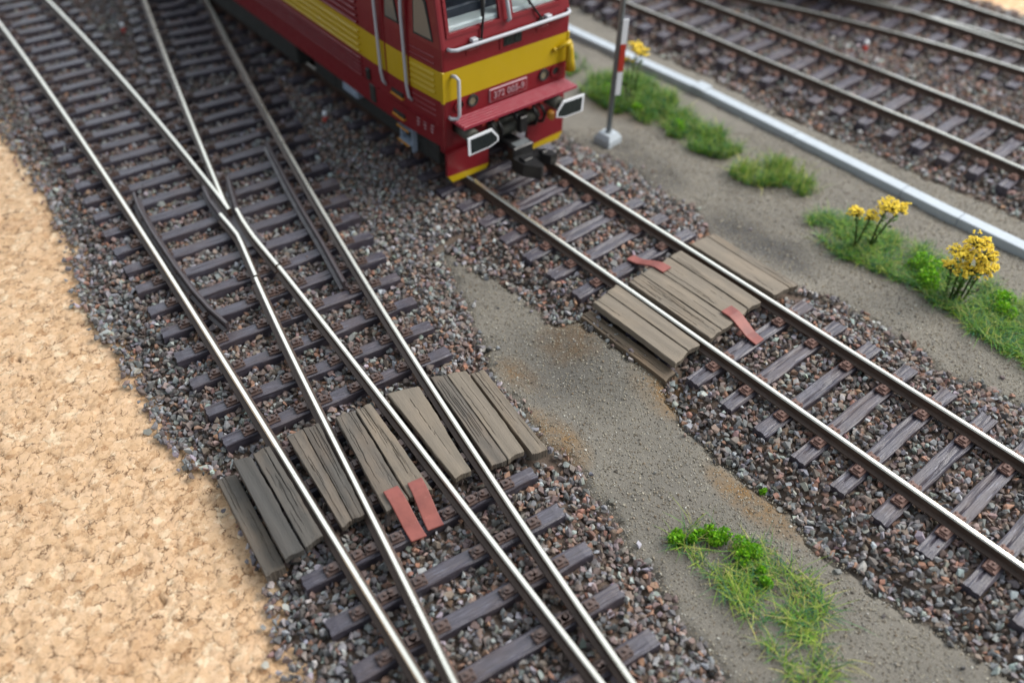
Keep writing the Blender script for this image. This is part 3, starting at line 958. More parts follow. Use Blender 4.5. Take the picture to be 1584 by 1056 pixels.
# ------------------------------------------------------------------ crossing planks
def plank_mesh(corners, ztop, thick, mat, seed, cracks):
    """corners far-left, far-right, near-right, near-left in plan; returns mesh, location, angle"""
    fl, fr, nr, nl = [Vector(q) for q in corners]
    c = (fl + fr + nr + nl) / 4
    ax = ((fl + fr) - (nl + nr)).normalized()
    ang = math.atan2(-ax.x, ax.y)
    ca, sa = math.cos(-ang), math.sin(-ang)
    loc = [((q.x - c.x) * ca - (q.y - c.y) * sa, (q.x - c.x) * sa + (q.y - c.y) * ca) for q in (fl, fr, nr, nl)]
    r = random.Random(seed)
    nx, ny = 44, 44
    gr = []
    wid = abs(loc[1][0] - loc[0][0])
    for _ in range(cracks):
        u0 = r.choice((.2, .32, .45, .62, .75)) + r.uniform(-.10, .10)
        gr.append((u0, r.uniform(.0, .75), r.uniform(.2, .75), r.uniform(.004, .016), r.uniform(.004, .008), r.uniform(0, 9), r.uniform(.0, .03)))
    V, F = [], []
    for j in range(ny + 1):
        v = j / ny
        for i in range(nx + 1):
            u = i / nx
            fx = loc[0][0] * (1 - u) + loc[1][0] * u; fy = loc[0][1] * (1 - u) + loc[1][1] * u
            bx = loc[3][0] * (1 - u) + loc[2][0] * u; by = loc[3][1] * (1 - u) + loc[2][1] * u
            x = bx * (1 - v) + fx * v; y = by * (1 - v) + fy * v
            z = 0.010 * (math.sin(v * 5 + seed) * .5 + math.sin(u * 9 + seed * 2 + v * 2) * .3)
            for u0, v0, vl, dep, wd, ph, wv in gr:
                if v0 < v < v0 + vl:
                    t = (v - v0) / vl
                    cu = u0 + wv * math.sin(v * 11 + ph) + .01 * math.sin(v * 37 + ph)
                    d = abs(u - cu) * wid
                    ww = wd * (math.sin(math.pi * t) ** .5)
                    if d < ww: z -= dep * (1 - d / ww)
            if i in (0, nx):
                x += .004 * math.sin(v * 9 + seed + i) + .002 * math.sin(v * 41 + seed * 3); z -= .010
            if j in (0, ny):
                y += .006 * math.sin(u * 7 + seed * 1.7) + .003 * r.uniform(-1, 1); z -= .010
            V.append((x, y, z))
    idx = lambda i, j: j * (nx + 1) + i
    for j in range(ny):
        for i in range(nx):
            F.append([idx(i, j), idx(i + 1, j), idx(i + 1, j + 1), idx(i, j + 1)])
    ring = [idx(i, 0) for i in range(nx + 1)] + [idx(nx, j) for j in range(1, ny + 1)] + [idx(i, ny) for i in range(nx - 1, -1, -1)] + [idx(0, j) for j in range(ny - 1, 0, -1)]
    k0 = len(V); m = len(ring)
    for q in ring:
        V.append((V[q][0], V[q][1], -thick))
    for q in range(m):
        F.append([ring[(q + 1) % m], ring[q], k0 + q, k0 + (q + 1) % m])
    F.append([k0 + q for q in range(m)][::-1])
    mb = MB(); mb.v, mb.f, mb.m, mb.sm = V, F, [0] * len(F), [False] * len(F)
    return mb.mesh('plank', mat), (c.x, c.y, ztop), ang

def panel(label, group, planks, thick=.088, batten=True):
    """planks: list of (corners, ztop, material, cracks)"""
    allc = [q for p in planks for q in p[0]]
    cx = sum(q[0] for q in allc) / len(allc); cy = sum(q[1] for q in allc) / len(allc)
    root = empty('crossing_panel', (cx, cy, 0))
    tag(root, label, 'timber panel', group)
    for k, (cs, zt, mt, cr) in enumerate(planks):
        # a hair of space between neighbouring boards
        c = Vector((sum(q[0] for q in cs) / 4, sum(q[1] for q in cs) / 4))
        cs2 = [tuple(Vector(q) + Vector(((c.x - q[0]) * .055, 0))) for q in cs]
        me, loc, ang = plank_mesh(cs2, zt, thick, MAT[mt], int(abs(cx * 77 + k * 13 + cy * 31)) + k, cr)
        link('plank', me, root, (loc[0] - cx, loc[1] - cy, loc[2] + .003 * k), (0, 0, ang))
        if batten:
            ys = [q[1] for q in cs]
            for t in (.22, .78):
                yy = min(ys) + (max(ys) - min(ys)) * t
                w_ = max(.06, min(abs(cs[1][0] - cs[0][0]), abs(cs[2][0] - cs[3][0])) * .30)
                xx = c.x + (t - .5) * ((cs[0][0] + cs[1][0]) / 2 - (cs[2][0] + cs[3][0]) / 2)
                MB().box((xx - w_ - cx, yy - .06 - cy, -.02), (xx + w_ - cx, yy + .06 - cy, zt - thick + .01)).build('batten', MAT['wood_greycrack'], root)
    return root

GL, GR = 'left crossing boards', 'right crossing boards'
Z = .145
panel('lowest narrow weathered plank lying against the cork', GL, [([(-5.99, -4.14), (-5.79, -4.20), (-5.94, -5.51), (-6.15, -5.49)], -.03, 'wood', 7)], .18, False)
panel('charcoal grey board pair left of the leftmost rail', GL, [([(-5.78, -4.18), (-5.59, -4.24), (-5.75, -5.57), (-5.95, -5.55)], Z, 'wood_dark', 0),
      ([(-5.575, -4.22), (-5.375, -4.23), (-5.52, -5.55), (-5.735, -5.56)], Z - .006, 'wood_greycrack', 9)])
panel('tapering two board panel between the two leftmost rails', GL, [([(-5.18, -4.24), (-4.99, -4.25), (-5.21, -5.58), (-5.34, -5.59)], Z, 'wood', 3),
      ([(-4.99, -4.25), (-4.81, -4.29), (-5.08, -5.61), (-5.21, -5.58)], Z, 'wood_greycrack', 7)])
panel('deeply cracked board pair with two red ramps at its end', GL, [([(-4.63, -4.33), (-4.41, -4.38), (-4.64, -5.73), (-4.91, -5.71)], Z, 'wood', 8),
      ([(-4.40, -4.38), (-4.21, -4.41), (-4.38, -5.79), (-4.63, -5.73)], Z, 'wood_tan', 9)])
panel('single wedge shaped board with a split, between rails', GL, [([(-4.0, -4.40), (-3.63, -4.53), (-3.93, -5.85), (-4.13, -5.82)], Z, 'wood_plain', 2)])
panel('wide two board panel right of the rightmost turnout rail', GL, [([(-3.46, -4.50), (-3.29, -4.58), (-3.54, -5.98), (-3.73, -5.94)], Z, 'wood', 10),
      ([(-3.29, -4.58), (-3.07, -4.67), (-3.32, -6.00), (-3.54, -5.98)], Z, 'wood_plain', 2)])
panel('narrow outer board beside the sandy path, left crossing', GL, [([(-3.04, -4.72), (-2.87, -4.76), (-3.10, -6.13), (-3.28, -6.07)], .10, 'wood_tan', 6)], .13)

panel('low narrow brown plank edging the path, right crossing', GR, [([(-1.26, -4.72), (-1.06, -4.70), (-1.05, -6.16), (-1.27, -6.19)], -.01, 'wood_brown', 12)], .16, False)
panel('smooth tan board pair left of the locomotive track', GR, [([(-1.08, -4.75), (-0.81, -4.72), (-0.79, -6.11), (-1.08, -6.16)], Z, 'wood_plain', 1),
      ([(-0.81, -4.72), (-0.585, -4.68), (-0.585, -6.12), (-0.79, -6.10)], Z, 'wood_plain', 0)])
panel('four board deck between the rails of the locomotive track', GR, [([(-0.43, -4.74), (-0.18, -4.73), (-0.18, -6.12), (-0.42, -6.13)], Z, 'wood_tan', 9),
      ([(-0.18, -4.73), (0.04, -4.73), (0.07, -6.13), (-0.18, -6.12)], Z, 'wood_plain', 3),
      ([(0.04, -4.73), (0.38, -4.73), (0.38, -6.08), (0.07, -6.13)], Z, 'wood_plain', 5),
      ([(0.38, -4.73), (0.62, -4.72), (0.62, -6.10), (0.38, -6.08)], Z + .003, 'wood_plain', 2)])
panel('worn two board panel right of the locomotive track', GR, [([(0.84, -4.71), (1.165, -4.74), (1.15, -6.16), (0.85, -6.12)], Z, 'wood_plain', 2),
      ([(1.165, -4.74), (1.29, -4.75), (1.29, -6.20), (1.15, -6.16)], Z - .006, 'wood_tan', 3)])

# red ramps
def ramp(label, hi_l, hi_r, lo_l, lo_r, zh=.158, zl=.012):
    hl, hr, ll, lr = [Vector((q[0], q[1], 0)) for q in (hi_l, hi_r, lo_l, lo_r)]
    c = (hl + hr + ll + lr) / 4
    th = .024
    prof = [(0, zh), (.22, zh), (.34, zh - .02), (.5, (zh + zl) / 2 + .01), (.72, zl + .022), (.86, zl + .006), (1, zl)]
    vs, fs = [], []
    for t, z in prof:
        a = hl.lerp(ll, t); b = hr.lerp(lr, t)
        for q, zz in ((a, z + th), (b, z + th), (b, z), (a, z)):
            vs.append((q.x - c.x, q.y - c.y, zz))
    n = len(prof)
    for i in range(n - 1):
        for k in range(4):
            fs.append([i * 4 + k, i * 4 + (k + 1) % 4, (i + 1) * 4 + (k + 1) % 4, (i + 1) * 4 + k])
    fs.append([0, 1, 2, 3]); fs.append([(n - 1) * 4 + k for k in (3, 2, 1, 0)])
    mb = MB(); mb.add(vs, fs)
    o = mb.build('ramp_plate', MAT['red_ramp'], None, (c.x, c.y, 0))
    bv = o.modifiers.new('bevel', 'BEVEL'); bv.width = .008; bv.segments = 2
    tag(o, label, 'ramp', 'red ramp plates')
ramp('left red ramp of the pair on the left crossing', (-4.80, -5.52), (-4.64, -5.55), (-4.87, -6.10), (-4.71, -6.14))
ramp('right red ramp of the pair on the left crossing', (-4.55, -5.59), (-4.39, -5.62), (-4.67, -6.10), (-4.50, -6.14))
ramp('red ramp at the locomotive end of the right crossing', (.04, -4.92), (.21, -4.92), (0.01, -4.30), (.155, -4.30))
ramp('red ramp at the near end of the right crossing', (.04, -5.91), (.23, -5.92), (.04, -6.50), (.20, -6.50))

# ------------------------------------------------------------------ locomotive
def text_mesh(s, size):
    cu = bpy.data.curves.new('lettering', 'FONT')
    cu.body = s; cu.size = size; cu.align_x = 'CENTER'; cu.align_y = 'CENTER'; cu.extrude = .004
    o = bpy.data.objects.new('tmp', cu); C.objects.link(o)
    dg = bpy.context.evaluated_depsgraph_get()
    me = bpy.data.meshes.new_from_object(o.evaluated_get(dg))
    bpy.data.objects.remove(o); bpy.data.curves.remove(cu)
    me.name = 'lettering'
    return me

def locomotive():
    R = empty('locomotive', (0.158, -1.5424, -0.1172), -0.026)
    R.scale = (1.0163, 1.0163, 1.0163)
    tag(R, 'dark red electric locomotive with a yellow waist band', 'locomotive')
    RED, YEL = MAT['loco_red'], MAT['loco_yellow']
    zs = [.90, 1.30, 1.60, 2.03, 2.34, 2.50, 3.18, 3.32]
    rowmat = [0, 0, 1, 0, 0, 0, 0]
    yo = lambda z: max(0, z - 2.34) * .24
    hw = lambda z: max(0, z - 2.34) * .045
    W0, W1 = 1.12, 1.235
    mb = MB()
    # side walls
    for s in (-1, 1):
        cols = [(W0, .03), (W1 - .02, .95), (W1, 1.6), (W1, 6), (W1, 12.0), (W0, 13.6)]
        for r in range(len(zs) - 1):
            for k in range(len(cols) - 1):
                q = []
                for (wx, y), z in ((cols[k], zs[r]), (cols[k + 1], zs[r]), (cols[k + 1], zs[r + 1]), (cols[k], zs[r + 1])):
                    q.append((s * (wx - hw(z)), y + (yo(z) if y < 1 else 0), z))
                mb.add(q, [[0, 1, 2, 3]], rowmat[r])
        # rounded front corners
        for r in range(len(zs) - 1):
            for (xa, ya), (xb, yb) in (((W0, .03), (W0 - .012, .008)), ((W0 - .012, .008), (W0 - .04, 0))):
                q = [(s * (xa - hw(zs[r])), ya + yo(zs[r]), zs[r]), (s * (xb - hw(zs[r])), yb + yo(zs[r]), zs[r]),
                     (s * (xb - hw(zs[r + 1])), yb + yo(zs[r + 1]), zs[r + 1]), (s * (xa - hw(zs[r + 1])), ya + yo(zs[r + 1]), zs[r + 1])]
                mb.add(q, [[0, 1, 2, 3]], rowmat[r])
    # front wall with two window openings; below z 1.24 only the corner posts
    xb = [-(W0 - .04), -.985, -.13, .075, .93, W0 - .04]
    for r in range(len(zs) - 1):
        for k in range(5):
            if r == 5 and k in (1, 3): continue
            if r == 0 and 0 < k < 4: continue
            def X(i, z): return xb[i] * (1 - hw(z) / W0)
            mb.add([(X(k, zs[r]), yo(zs[r]), zs[r]), (X(k + 1, zs[r]), yo(zs[r]), zs[r]),
                    (X(k + 1, zs[r + 1]), yo(zs[r + 1]), zs[r + 1]), (X(k, zs[r + 1]), yo(zs[r + 1]), zs[r + 1])], [[0, 1, 2, 3]], rowmat[r])
    mb.add([(-W0, 13.6, .9), (W0, 13.6, .9), (W0, 13.6, 3.3), (-W0, 13.6, 3.3)], [[0, 1, 2, 3]])
    mb.add([(-W1, .2, 1.23), (W1, .2, 1.23), (W1, 13.6, 1.23), (-W1, 13.6, 1.23)], [[0, 1, 2, 3]])
    body = mb.build('body', [RED, YEL], R)
    mb = MB()
    for s in (-1, 1):
        mb.add([(s * (W1 - .04), .3, 3.318), (s * (W1 - .04), 13.4, 3.318), (s * .7, 13.2, 3.62), (s * .7, .75, 3.62)], [[0, 1, 2, 3]])
    mb.add([(-.7, .75, 3.62), (.7, .75, 3.62), (.7, 13.2, 3.62), (-.7, 13.2, 3.62)], [[0, 1, 2, 3]])
    mb.add([(-1.15, .245, 3.318), (1.15, .245, 3.318), (.7, .75, 3.62), (-.7, .75, 3.62)], [[0, 1, 2, 3]])
    mb.build('roof', MAT['roofgrey'], R)
    # moulding line above the sole bar, both sides
    for s in (-1, 1):
        MB().box((min(s * 1.20, s * 1.252), 1.5, 1.225), (max(s * 1.20, s * 1.252), 12.0, 1.255)).build('sole_bar_moulding', RED, R)
    # yellow corner posts of the front
    for s in (-1, 1):
        MB().box((min(s * 1.088, s * 1.130), -.012, 1.58), (max(s * 1.088, s * 1.130), .05, 2.035), 0, .008).build('corner_strip', YEL, R)
    # ribbed side panels
    for s in (-1, 1):
        for name, z0, z1, n, mt in (('ribbed_panel', 1.27, 1.60, 5, RED), ('ribbed_panel', 1.63, 2.02, 4, YEL), ('ribbed_panel', 2.06, 3.1, 11, RED)):
            mb = MB()
            for k in range(n):
                za = z0 + (z1 - z0) * (k + .12) / n; zb = z0 + (z1 - z0) * (k + .62) / n
                x = (W1 - max(0, za - 2.34) * .045)
                mb.prism([(s * (x - .01), za), (s * (x + .045), za + .008), (s * (x + .045), zb - .030), (s * (x - .01), zb)], 1, 1.92, 11.6)
            mb.build(name, mt, R)
    # cab side louvres and fine ribs (both sides, front cab)
    for s in (-1, 1):
        def sx(y): return np.interp(y, [.03, .95, 1.6], [W0, W1 - .02, W1])
        for nm, zlist, mt, h, p in (('louvre', [1.68, 1.765, 1.85, 1.935], YEL, .045, .028), ('cab_ribs', [1.34, 1.42, 1.50, 2.10, 2.19], RED, .022, .014)):
            mb = MB()
            for z in zlist:
                a, b = .16, .66
                mb.add([(s * (sx(a) - .004), a, z), (s * (sx(b) - .004), b, z), (s * (sx(b) + p), b, z + h * .4), (s * (sx(a) + p), a, z + h * .4),
                        (s * (sx(a) - .004), a, z + h), (s * (sx(b) - .004), b, z + h)], [[0, 1, 2, 3], [3, 2, 5, 4], [0, 3, 4], [1, 5, 2]])
            mb.build(nm, mt, R)
        # cab side window
        def pane(name, y0, y1, z0, z1, mt, e, chf):
            P = lambda y, z, o: (s * (sx(y) - hw(z) + o), y, z)
            pts = [(y0, z0), (y1, z0), (y1, z1 - chf), (y1 - chf, z1), (y0 + chf + yo(z1), z1), (y0 + yo(z1), z1 - chf)]
            m = MB(); n = len(pts)
            m.add([P(y, z, -.02) for y, z in pts] + [P(y, z, e) for y, z in pts],
                  [list(range(n)), list(range(n, 2 * n))] + [[i, (i + 1) % n, n + (i + 1) % n, n + i] for i in range(n)])
            return m.build(name, mt, R)
        fr = pane('side_window', .16, .56, 2.40, 2.98, MAT['darkgear'], .006, .10)
        g = pane('pane', .185, .535, 2.43, 2.95, MAT['sideglass'], .012, .09); g.parent = fr
        # door with its window
        dr = MB()
        for y in (.70, 1.24):
            dr.box((min(s * (sx(y) - .03), s * (sx(y) + .008)), y - .012, 1.40), (max(s * (sx(y) - .03), s * (sx(y) + .008)), y + .012, 3.1))
        door = dr.build('cab_door', RED, R)
        f2 = pane('door_window', .86, 1.18, 2.42, 3.0, MAT['darkgear'], .008, .06); f2.parent = door
        g2 = pane('door_pane', .885, 1.155, 2.45, 2.97, MAT['sideglass'], .014, .05); g2.parent = door
        MB().tube([(s * (sx(.74) + .03), .76, 2.46), (s * (sx(.74) + .03), .76, 2.58)], .014, 6).build('door_handle', MAT['chrome'], door)
        # long grey grab rails beside the door
        for y in (.68, 1.29):
            x = sx(y) + .055
            MB().tube([(s * (x - .06), y, 1.38), (s * (x - .012), y + .01, 1.45), (s * x, y + .03, 1.6), (s * x, y + .06, 2.6), (s * (x - .03), y + .08, 3.05), (s * (x - .08), y + .08, 3.08)], .024, 8).build('grab_rail', MAT['grey_metal'], R)
        # foot holes with orange edges
        for z in (1.33, 1.0):
            st = MB().box((min(s * 1.19, s * 1.233), .86, z + .015), (max(s * 1.19, s * 1.233), 1.14, z + .075)).build('foot_hole', MAT['darkgear'], R)
            MB().box((min(s * 1.19, s * 1.25), .85, z - .012), (max(s * 1.19, s * 1.25), 1.15, z + .014)).build('step_edge', MAT['orange'], st)
        # hanging ladder
        ld = MB()
        for y in (.83, 1.13):
            ld.box((min(s * 1.06, s * 1.14), y - .015, .45), (max(s * 1.06, s * 1.14), y + .015, .92))
        for z in (.80, .56):
            ld.box((min(s * 1.04, s * 1.19), .83, z), (max(s * 1.04, s * 1.19), 1.13, z + .02))
        lad = ld.build('ladder', MAT['bluegrey'], R)
        for z in (.80, .56):
            MB().box((min(s * 1.19, s * 1.205), .83, z - .005), (max(s * 1.19, s * 1.205), 1.13, z + .022)).build('ladder_edge', MAT['orange'], lad)
        # dark connector box at the sole bar, battery box
        MB().box((min(s * 1.2, s * 1.275), 1.70, 1.28), (max(s * 1.2, s * 1.275), 1.80, 1.46), 0, .02).build('socket_box', MAT['black'], R)
        MB().box((min(s * 1.2, s * 1.265), 1.60, .95), (max(s * 1.2, s * 1.265), 1.74, 1.24), 0, .015).build('socket_box', MAT['darkgear'], R)
        MB().box((min(s * .95, s * 1.16), 2.35, .66), (max(s * .95, s * 1.16), 2.80, .80), 0, .02).build('equipment_box', MAT['bluegrey'], R)
        MB().box((min(s * .75, s * 1.14), 4.4, .42), (max(s * .75, s * 1.14), 8.4, .90), 0, .03).build('battery_box', MAT['darkgear'], R)
        # small painted lettering on the sole bar
        if s < 0:
            for y in (.26, .41, .56):
                m = MB()
                for k, dz in enumerate((.055, .0, -.05)):
                    m.box((-(sx(y) + .005), y - .035 + .01 * k, 1.10 + dz - .012), (-(sx(y) - .01), y + .04 - .012 * ((k + 1) % 2), 1.10 + dz + .012))
                m.build('painted_mark', MAT['plate_letters'], R)
    # cab interior behind the windscreens
    it = MB()
    it.box((-1.06, 1.25, 2.2), (1.06, 1.3, 3.3), 0)
    it.box((-1.06, .30, 2.2), (1.06, 1.26, 2.36), 0)
    it.box((-1.06, .30, 3.22), (1.06, 1.26, 3.28), 0)
    cab = it.build('cab_interior', MAT['interior'], R)
    MB().box((-1.05, .085, 2.36), (1.05, .33, 2.575), 0, .02).build('desk', MAT['cream'], cab)
    MB().box((-1.05, .33, 2.36), (1.05, .52, 2.70), 0, .02).build('console', MAT['darkblue'], cab)
    # windscreens
    for x0, x1 in ((-.985, -.13), (.075, .93)):
        fr = MB()
        def Q(x, z, o): return (x * (1 - hw(z) / W0), yo(z) + o, z)
        z0, z1 = 2.50, 3.18
        for xa, xb_, za, zb in ((x0 - .035, x0 + .012, z0 - .03, z1), (x1 - .012, x1 + .035, z0 - .03, z1), (x0 + .012, x1 - .012, z0 - .03, z0 + .014), (x0 + .012, x1 - .012, z1 - .012, z1 + .03)):
            fr.add([Q(xa, za, -.018), Q(xb_, za, -.018), Q(xb_, zb, -.018), Q(xa, zb, -.018), Q(xa, za, .03), Q(xb_, za, .03), Q(xb_, zb, .03), Q(xa, zb, .03)],
                   [[0, 1, 2, 3], [7, 6, 5, 4], [0, 4, 5, 1], [1, 5, 6, 2], [2, 6, 7, 3], [3, 7, 4, 0]])
        for k in range(9):     # rivets along the left edge
            z = z0 + .03 + k * .075
            fr.tube([Q(x0 - .02, z, -.018), Q(x0 - .02, z, -.03)], .010, 5)
        wf = fr.build('windscreen', RED, R)
        gl = MB().add([Q(x0, z0, .012), Q(x1, z0, .012), Q(x1, z1, .012), Q(x0, z1, .012), Q(x0, z0, .018), Q(x1, z0, .018), Q(x1, z1, .018), Q(x0, z1, .018)],
                      [[0, 1, 2, 3], [7, 6, 5, 4], [0, 4, 5, 1], [1, 5, 6, 2], [2, 6, 7, 3], [3, 7, 4, 0]])
        gl.build('windscreen_pane', MAT['glass'], wf)
    # wipers
    for (xa, za), (xb_, zb) in (((-.49, 2.34), (-.33, 2.95)), ((.56, 2.36), (.20, 2.86))):
        wp = MB().tube([(xa, -.03, za), ((xa + xb_) / 2, yo((za + zb) / 2) - .045, (za + zb) / 2), (xb_, yo(zb) - .03, zb)], .016, 6)
        wp.box((xa - .04, -.04, za - .05), (xa + .03, 0, za + .02), 0, .008)
        m_ = Vector((xa + (xb_ - xa) * .45, 0, za + (zb - za) * .45))
        wp.tube([(m_.x - .01, yo(m_.z) - .03, m_.z), (xb_ + .0, yo(zb + .25) - .02, zb + .25)], .020, 5)
        wp.build('wiper', MAT['black'], R)
    # hand rail below the windscreens with brackets, centre pole
    hr = MB().tube([(-1.02, .0, 2.335), (-1.0, -.06, 2.335), (-.93, -.085, 2.33), (0, -.09, 2.335), (.98, -.085, 2.345), (1.05, -.06, 2.35), (1.07, 0, 2.36)], .027, 8)
    for x in (-.62, .66):
        hr.box((x - .05, -.085, 2.35), (x + .05, .0, 2.40), 0, .01)
    hr.build('hand_rail', MAT['grey_metal'], R)
    MB().tube([(-.02, 0, 2.47), (-.02, -.04, 2.50), (-.02, .02, 2.72), (-.02, .12, 3.1)], .028, 8).build('hand_rail', MAT['grey_metal'], R)
    hr = MB().tube([(-.97, 0, 1.955), (-.955, -.07, 1.965), (-.925, -.10, 1.92), (-.925, -.10, 1.40), (-.95, -.09, 1.355), (-1.03, -.05, 1.36), (-1.03, 0, 1.36)], .026, 8)
    hr.build('hand_rail', MAT['grey_metal'], R)
    # lamp box under the windscreens
    lb = MB().box((-.16, -.014, 2.10), (.26, .02, 2.31), 0, .006).build('lamp_box', RED, R)
    MB().box((-.10, -.022, 2.135), (.215, -.010, 2.285)).build('lamp_recess', MAT['black'], lb)
    for x in (-.03, .13):
        MB().tube([(x, -.02, 2.205), (x, -.030, 2.205)], .045, 12).build('upper_lamp', MAT['bufferface'], lb)
    for x in (-.62, .60):
        MB().box((x - .11, -.010, 2.17), (x + .11, .01, 2.235), 0, .004).build('ledge_plate', RED, R)
    # head and tail lights
    for x, lens in ((-.63, 1), (-.86, 0), (.66, 1), (.88, 0)):
        rim = MB()
        for r0, r1, y0, y1 in ((.088, .088, .0, -.030), (.088, .064, -.030, -.030), (.064, .058, -.030, -.004)):
            rim.tube([(x, y0, 1.50), (x, y1 - 1e-4, 1.50)], [r0, r1], 20, 0, False)
        ro = rim.build('headlight', MAT['darkgear'] if lens else RED, R)
        ln = MB().tube([(x, .0, 1.50), (x, -.012, 1.50)], .060, 20)
        ln.build('lens', MAT['lens'] if lens else MAT['bufferface'], ro)
    # number plate
    npl = MB().box((-.34, -.022, 1.372), (.34, 0, 1.565), 0, .006).build('number_plate', MAT['plate_letters'], R)
    MB().box((-.326, -.026, 1.386), (.326, -.02, 1.551)).build('plate_field', MAT['loco_red'], npl)
    tm = text_mesh('372 005-9', .138)
    tm.materials.append(MAT['plate_letters'])
    link('lettering', tm, npl, (0, -.034, 1.468), (math.pi / 2, 0, 0))
    # yellow horn at the right corner
    hn = MB().tube([(1.07, -.09, 1.89), (1.075, -.10, 1.80), (1.08, -.11, 1.66), (1.085, -.12, 1.50)], [.045, .05, .058, .078], 12)
    hn.tube([(.86, -.04, 1.84), (1.0, -.06, 1.89), (1.09, -.09, 1.90)], [.026, .03, .052], 8)
    hn.tube([(.86, -.04, 1.84), (.82, -.01, 1.83)], .03, 6)
    hn.build('horn', YEL, R)
    # running board under the front
    rb = MB()
    rb.box((-1.0, -.30, 1.285), (1.08, .02, 1.315), 0)
    for k in range(5):
        rb.box((-.995, -.298 + k * .062, 1.314), (1.075, -.262 + k * .062, 1.334), 0, .006)
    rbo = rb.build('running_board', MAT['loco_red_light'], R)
    for x in (-.55, -.32, .30, .52):
        MB().box((x - .035, -.16, 1.14), (x + .035, .02, 1.29), 0, .006).build('bracket', MAT['signal_red'], rbo)
    # buffer beam
    MB().box((-1.05, .10, .74), (1.05, .22, 1.29)).build('buffer_beam', RED, R)
    MB().box((-.30, .02, .70), (.42, .12, 1.0), 0, .03).build('draw_gear', MAT['greyolive'], R)
    MB().tube([(-.16, -.02, .86), (.55, -.02, .93)], .085, 10).build('air_pipe', MAT['greyolive'], R)
    # screw coupling and hoses
    sc = MB().tube([(.05, .05, 1.13), (.06, -.10, 1.11), (.10, -.16, 1.0), (.16, -.18, .88)], .045, 8)
    sc.box((.06, -.24, .84), (.20, -.14, 1.10), 0, .015)
    sc.build('screw_coupling', MAT['black'], R)
    for x in (-.42, -.30, .36, .50):
        MB().tube([(x, .06, 1.14), (x + .02, -.14, 1.12), (x + .07, -.19, .98), (x + .07, -.14, .84), (x + .02, -.02, .80), (x, .08, .82)], .026, 7).build('brake_hose', MAT['black'], R)
    # buffers
    for s in (-1, 1):
        cx, cz = s * .79 - .03, 1.17
        b = MB().tube([(cx, .1, cz - .05), (cx, -.30, cz - .05)], [.10, .10], 14)
        b.tube([(cx, -.28, cz - .05), (cx, -.50, cz - .05)], .07, 14)
        bo = b.build('buffer', MAT['greyolive'], R)
        out = [(-.26, -.145), (-.27, .125), (.14, .14), (.255, -.01), (.255, -.085), (.10, -.135)]
        ply = [(cx - s * -x if s < 0 else cx - x, cz + z) for x, z in out] if s > 0 else [(cx + x, cz + z) for x, z in out]
        if s > 0: ply = [(cx - x, cz + z) for x, z in out]
        m = MB().prism(ply, 1, -.52, -.50)
        m.build('buffer_plate', MAT['white'], bo)
        mx = sum(q[0] for q in ply) / 6; mz = sum(q[1] for q in ply) / 6
        inn = [(mx + (x - mx) * .86, mz + (z - mz) * .78) for x, z in ply]
        MB().prism(inn, 1, -.528, -.518).build('buffer_face', MAT['bufferface'], bo)
    MB().box((.56, -.34, .92), (.66, -.22, 1.06), 0, .03).build('hose_tap', MAT['orange'], R)
    # snow plough plates
    for x0, x1, sgn in ((-1.10, -.36, -1), (.38, 1.10, 1)):
        o0, o1 = (x0, x1) if sgn < 0 else (x1, x0)
        pl = [(o0, .80), (o1, .80), (o1, .40), (o0, .44)]
        po = MB().prism(pl, 1, -.02, .03).build('plough_plate', RED, R)
        pl = [(o0, .44), (o1, .405), (o1 - sgn * -.0 + sgn * .05, .33), (o0 - sgn * .08, .325)]
        MB().prism(pl, 1, -.026, .032).build('plough_edge', YEL, po)
    # black coupler
    cp = MB().box((-.15, -.30, .60), (.11, .05, .74), 0, .02)
    cp.box((-.22, -.44, .54), (.16, -.28, .78), 0, .02)
    cp.prism([(-.24, -.42), (-.02, -.42), (.04, -.60), (.02, -.84), (-.06, -.88), (-.22, -.66)], 2, .44, .64)
    cp.prism([(-.04, -.40), (.24, -.40), (.38, -.56), (.40, -.70), (.28, -.70), (.20, -.56), (.02, -.56)], 2, .46, .62)
    cp.box((-.18, -.64, .62), (-.02, -.50, .68), 0, .012)
    cp.box((.20, -.60, .60), (.30, -.50, .66), 0, .012)
    co = cp.build('coupler', MAT['black'], R)
    MB().prism([(-.16, -.42), (.10, -.42), (.12, -.30), (-.16, -.30)], 2, .782, .794).build('coupler_cover', MAT['mast_grey'], co)
    # bogies with wheels
    for yb in (2.15, 11.0):
        bg_ = empty('bogie', (0, yb, 0), 0, R)
        MB().box((-.72, -1.6, .50), (.72, 1.6, .85), 0, .03).build('bogie_frame', MAT['darkgear'], bg_)
        for s in (-1, 1):
            f = MB().box((min(s * .78, s * 1.0), -1.80, .41), (max(s * .78, s * 1.0), 1.90, .86), 0, .02)
            for y in (-1.35, 1.35):
                f.box((min(s * .80, s * 1.02), y - .20, .40), (max(s * .80, s * 1.02), y + .20, .70), 0, .03)
                f.tube([(s * .9, y, .78), (s * .9, y, 1.0)], .10, 10)
            f.build('axle_frame', MAT['darkgear'], bg_)
            for y in (-1.35, 1.35):
                wl = MB().tube([(s * .66, y, .79), (s * .70, y, .79), (s * .70001, y, .79), (s * .74, y, .79)], [.43, .48, .50, .50], 28)
                wl.tube([(s * .74, y, .79), (s * .80, y, .79)], .16, 16)
                wl.build('wheel', MAT['greyolive'], bg_)
    return R
locomotive()

